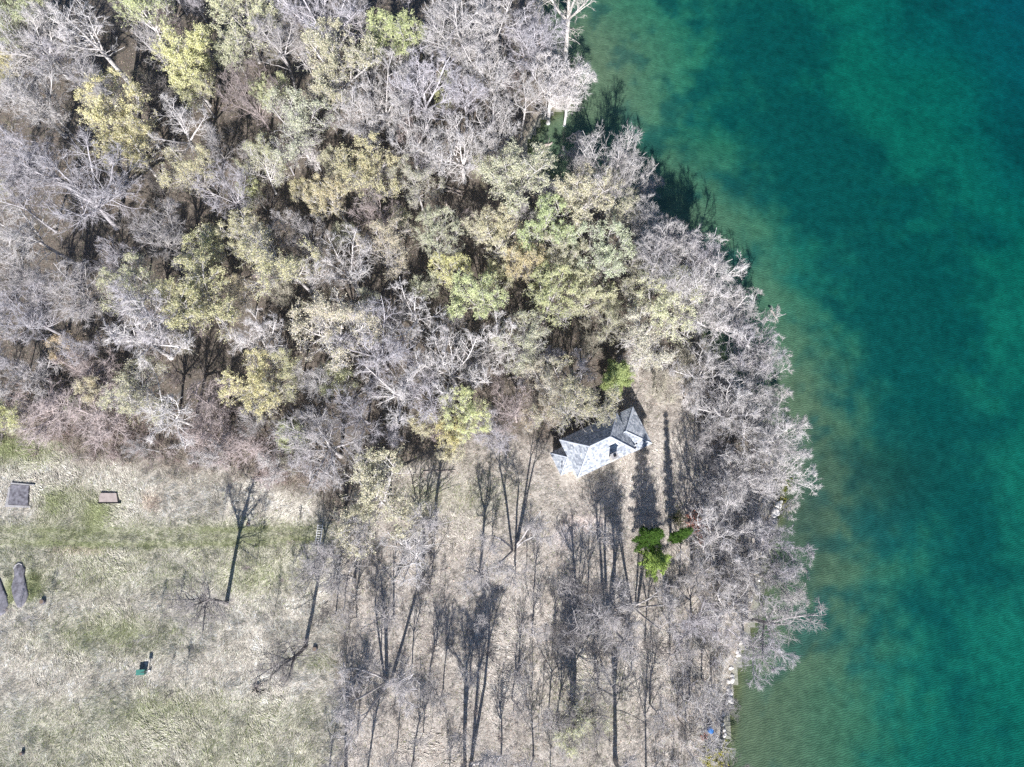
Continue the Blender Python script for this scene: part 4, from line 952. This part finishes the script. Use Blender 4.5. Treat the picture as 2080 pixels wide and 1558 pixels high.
# ------------------------------------------------------------------ grass, brush and litter nobody could count
def fields_points(n, fn, box):
    (xa, xb, ya, yb) = box; out = []; got = 0
    while got < n:
        x = rng.uniform(xa, xb, 200000); y = rng.uniform(ya, yb, 200000); k = rng.uniform(0, 1, 200000) < fn(x, y); out.append(np.stack([x[k], y[k]], 1)); got += int(k.sum())
    return np.concatenate(out)[:n]
def slab_free(u, v):
    ok = np.ones(u.shape, bool)
    for (a, b, r1, r2) in ((42, 1006, 20, 22), (221, 1011, 19, 10), (41, 1190, 17, 46), (2, 1210, 17, 42), (292, 1364, 12, 8), (648, 1088, 8, 20)): ok &= ~(((u - a) / (r1 * 1.02)) ** 4 + ((v - b) / (r2 * 1.02)) ** 4 < rng.uniform(.55, 1.15, u.shape))
    return ok
inH = lambda x, y: (np.abs((x - cen.x) * math.cos(HANG) + (y - cen.y) * math.sin(HANG)) < LX + 2.5) & (np.abs(-(x - cen.x) * math.sin(HANG) + (y - cen.y) * math.cos(HANG)) < LY)
def d_field(x, y):
    f, o, g, p, u, v = ground_masks(x, y)
    return np.clip(f * (1 - .35 * p) + .42 * o, 0, 1) * (lake_d(x, y) < -.8) * slab_free(u, v) * ~inH(x, y) * (v < 1600) * (u > -40)
NT, NB = 40000, 10
c = fields_points(NT, d_field, (-112, 56, -40, 62))
cx, cy = c[:, 0], c[:, 1]
f, o_, g, p, u, v = ground_masks(cx, cy)
ang = (fbm(cx * .07, cy * .07, 61, 3) - .5) * 7.5 + .3 + (fbm(cx * .35, cy * .35, 67, 2) - .5) * 2.5
ang = np.where(p > .4, rng.normal(0, .25, NT), ang)
hh = (.05 + .60 * np.clip(fbm(cx * .8, cy * 1.1, 71) - .32, 0, 1)) * (1 - .6 * p) * np.where(o_ > .5, .75, 1.0)
base = ground_color(cx, cy); zc = ground_z(cx, cy)
X = np.repeat(cx, NB) + rng.normal(0, .20, NT * NB); Y = np.repeat(cy, NB) + rng.normal(0, .20, NT * NB); A_ = np.repeat(ang, NB) + rng.normal(0, .5, NT * NB)
Hh = np.repeat(hh, NB) * rng.uniform(.5, 1.2, NT * NB); Ln = np.repeat(.34 + hh * 1.2, NB) * rng.uniform(.6, 1.4, NT * NB); Zb = np.repeat(zc, NB)
W = rng.uniform(.022, .05, NT * NB)
V = np.empty((NT * NB, 3, 3)); sx, sy = -np.sin(A_) * W, np.cos(A_) * W
V[:, 0] = np.stack([X - sx, Y - sy, Zb + .02 + Hh * .55], 1); V[:, 1] = np.stack([X + sx, Y + sy, Zb + .0 + Hh * .45], 1)
V[:, 2] = np.stack([X + np.cos(A_) * Ln, Y + np.sin(A_) * Ln, Zb + .05 + Hh * rng.uniform(.0, 1.1, NT * NB)], 1)
cc = np.repeat(base * rng.uniform(.65, 1.3, (NT, 1)), NB, 0) * rng.uniform(1.0, 1.55, (NT * NB, 1)); gg = rng.uniform(0, 1, NT * NB) < np.repeat(np.clip(g * .55, 0, .7), NB)
cc = np.where(gg[:, None], np.array((.27, .30, .15)) * rng.uniform(.7, 1.3, (NT * NB, 1)), cc)
me = mesh_np('matted_grass', V.reshape(-1, 3), np.arange(NT * NB * 3).reshape(-1, 3)); set_col(me, np.repeat(np.clip(cc, 0, .75), 3, 0))
tag(link('matted_grass', me, m_grass), 'pale matted dry grass with green streaks covering the open field', 'grass', kind='stuff')

def d_wood(x, y):
    f, o, g, p, u, v = ground_masks(x, y)
    return np.clip((1 - f) * (1 - .55 * o), .0, 1) * (lake_d(x, y) < -.3) * ~inH(x, y) * (u > -60) * (u < 1640) * (v > -60) * (v < 1600)
NL = 150000
c = fields_points(NL, d_wood, (-150, 66, -40, 150)); z = ground_z(c[:, 0], c[:, 1]) + rng.uniform(.02, .14, NL)
cen3 = np.stack([c[:, 0], c[:, 1], z], 1); a = rng.normal(size=(NL, 3)) * np.array((1, 1, .35)); a /= np.linalg.norm(a, axis=1)[:, None]; b = np.cross(a, rng.normal(size=(NL, 3)) * .4 + np.array((0, 0, 1.0))); b /= np.linalg.norm(b, axis=1)[:, None]
s = rng.uniform(.06, .16, NL)[:, None]
V = np.stack([cen3 - a * s, cen3 + b * s * .8, cen3 + a * s], 1)
pal = np.array([(.27, .205, .16), (.35, .28, .23), (.20, .155, .125), (.42, .36, .31), (.16, .19, .08)]); col = pal[rng.choice(5, NL, p=[.3, .25, .22, .15, .08])]
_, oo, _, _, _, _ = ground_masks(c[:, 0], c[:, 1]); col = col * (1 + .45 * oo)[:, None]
me = mesh_np('leaf_litter', V.reshape(-1, 3), np.arange(NL * 3).reshape(-1, 3)); set_col(me, np.repeat(col, 3, 0))
tag(link('leaf_litter', me, m_litter), 'brown leaf litter on the floor of the wood', 'leaf litter', kind='stuff')

# brush: thickets of thin stems on the wood floor, its edge and the lake bank
SH = [make_shrub(900 + k, 2.4, 12, .38) for k in range(4)]
SHV = []
for s_ in SH:
    m_ = s_['crown']; m_.calc_loop_triangles(); vv = np.empty(len(m_.vertices) * 3, np.float32); m_.vertices.foreach_get('co', vv)
    tt = np.empty(len(m_.loop_triangles) * 3, np.int32); m_.loop_triangles.foreach_get('vertices', tt); SHV.append((vv.reshape(-1, 3), tt.reshape(-1, 3)))
def thicket(name, label, n, dens, bx_, hr, pal):
    c = fields_points(n, dens, bx_); Z = ground_z(c[:, 0], c[:, 1]); VV = []; TT = []; CC = []; k0 = 0
    for i in range(n):
        vv, tt = SHV[i % 4]; a = rng.uniform(0, 6.28); h = rng.uniform(*hr); w = h * rng.uniform(.7, 1.3); ca, sa = math.cos(a) * w / 2.4, math.sin(a) * w / 2.4
        VV.append(np.stack([vv[:, 0] * ca - vv[:, 1] * sa + c[i, 0], vv[:, 0] * sa + vv[:, 1] * ca + c[i, 1], vv[:, 2] * h / 2.4 + Z[i]], 1)); TT.append(tt + k0); k0 += len(vv)
        CC.append(np.tile(np.array(pal[rng.integers(len(pal))]) * rng.uniform(.8, 1.2), (len(vv), 1)))
    me = mesh_np(name, np.concatenate(VV), np.concatenate(TT)); set_col(me, np.clip(np.concatenate(CC), 0, .8)); tag(link(name, me, m_brush), label, 'brush', kind='stuff')
def d_edge(x, y):
    u, v = proj(x, y, 1); f, o, g, p, _, _ = ground_masks(x, y)
    return np.exp(-((v - (850 + .16 * u)) / 60) ** 2) * (u < 680) * (1 - .8 * f) * (u > -60)
thicket('edge_brush', 'reddish grey brush along the edge of the wood above the field', 480, d_edge, (-115, 0, 15, 60), (1.8, 3.6), [(.38, .32, .305), (.44, .39, .38), (.30, .235, .22), (.38, .33, .28)])
thicket('wood_brush', 'thin grey brush on the floor of the wood', 420, lambda x, y: d_wood(x, y) * (proj(x, y, 1)[1] < 930), (-150, 50, 10, 150), (1.5, 4.0), [(.36, .32, .30), (.30, .27, .25), (.40, .37, .36), (.26, .24, .17)])
def d_bank(x, y):
    d = -lake_d(x, y); u, v = proj(x, y, 1); return sstep(.2, 1.2, d) * sstep(13, 6, d) * (v > 700) * (v < 1580)
thicket('bank_brush', 'pale grey brush crowding the bank between the trees and the lake', 300, d_bank, (10, 70, -45, 55), (1.4, 3.2), [(.68, .66, .66), (.60, .58, .60), (.54, .52, .47)])
def d_low(x, y):
    f, o, g, p, u, v = ground_masks(x, y); return o * (lake_d(x, y) < -1) * ~inH(x, y) * (v < 1590) * (v > 1000) * (u > 640)
thicket('low_brush', 'scattered thin brush under the bare trees of the open ground', 170, d_low, (-40, 60, -42, 35), (.8, 2.2), [(.46, .42, .40), (.40, .35, .33), (.52, .48, .44)])

# ------------------------------------------------------------------ labels from what each thing stands next to
LM = [(1215, 905, 'the house'), (1320, 1112, 'the green conifers'), (1400, 1078, 'the red shrub'), (922, 390, 'the two fallen logs'), (1165, 60, 'the chalk-white leaning tree'), (1115, 300, 'the shaded cove'), (291, 1364, 'the green cabinet'), (42, 1006, 'the dark square slab'),
      (222, 1011, 'the pink pad'), (235, 262, 'the big yellow tree pair'), (945, 850, 'the bright yellow tree by the house'), (270, 680, 'the great spreading pale tree'), (1578, 1035, 'the big white boulders'), (1575, 640, 'the driftwood pole'), (1441, 1482, 'the blue barrel'), (1185, 1062, 'the sandy clearing'),
      (1251, 762, 'the light green pine'), (520, 1400, 'the brush heap'), (705, 385, 'the golden trees'), (770, 1010, 'the broad pale tree at the track end'), (805, 80, 'the lime green tree'), (41, 1190, 'the tapered slab'), (648, 1088, 'the slatted rack'), (590, 240, 'the pale round tree above the golden trees'),
      (375, 140, 'the tall yellow tree'), (590, 540, 'the big golden tree mid-wood'), (0, 0, 'the top left corner'), (0, 500, 'the middle of the left edge'), (530, 790, 'the yellow pair at the wood edge'), (1040, 1558, 'the middle of the bottom edge'), (1440, 560, 'the white crowns over the water'), (640, 1318, 'the dark field stump')]
DIRS = ['right of', 'upper right of', 'above', 'upper left of', 'left of', 'lower left of', 'below', 'lower right of']
ORD = ['closest', 'second closest', 'third closest', 'fourth closest', 'fifth closest', 'sixth closest', 'seventh closest', 'eighth closest', 'ninth closest', 'tenth closest', 'eleventh closest', 'twelfth closest']
from collections import defaultdict
buckets = defaultdict(list)
for r in REC:
    ds = sorted(((r['u'] - a) ** 2 + (r['v'] - b) ** 2, a, b, ph) for a, b, ph in LM)
    d, a, b, ph = next(q for q in ds if q[0] > 30 ** 2)
    dr = DIRS[int(round(math.degrees(math.atan2(-(r['v'] - b), r['u'] - a)) / 45)) % 8]
    look = r['look'].replace('thinly leafed ', '') if len(r['look'].split()) > 6 else r['look']
    buckets[(look, dr, ph)].append((d, r))
for (look, dr, ph), items in buckets.items():
    items.sort(key=lambda q: q[0])
    for k, (d, r) in enumerate(items):
        if len(items) == 1: lab = f'{look} {dr} {ph}'
        else: lab = f'{look}, {ORD[min(k, len(ORD) - 1)]} {dr} {ph}'
        w = lab.split()
        r['o']['label'] = ' '.join(w[:16])
print('tris', sum(len(m.polygons) for m in bpy.data.meshes))
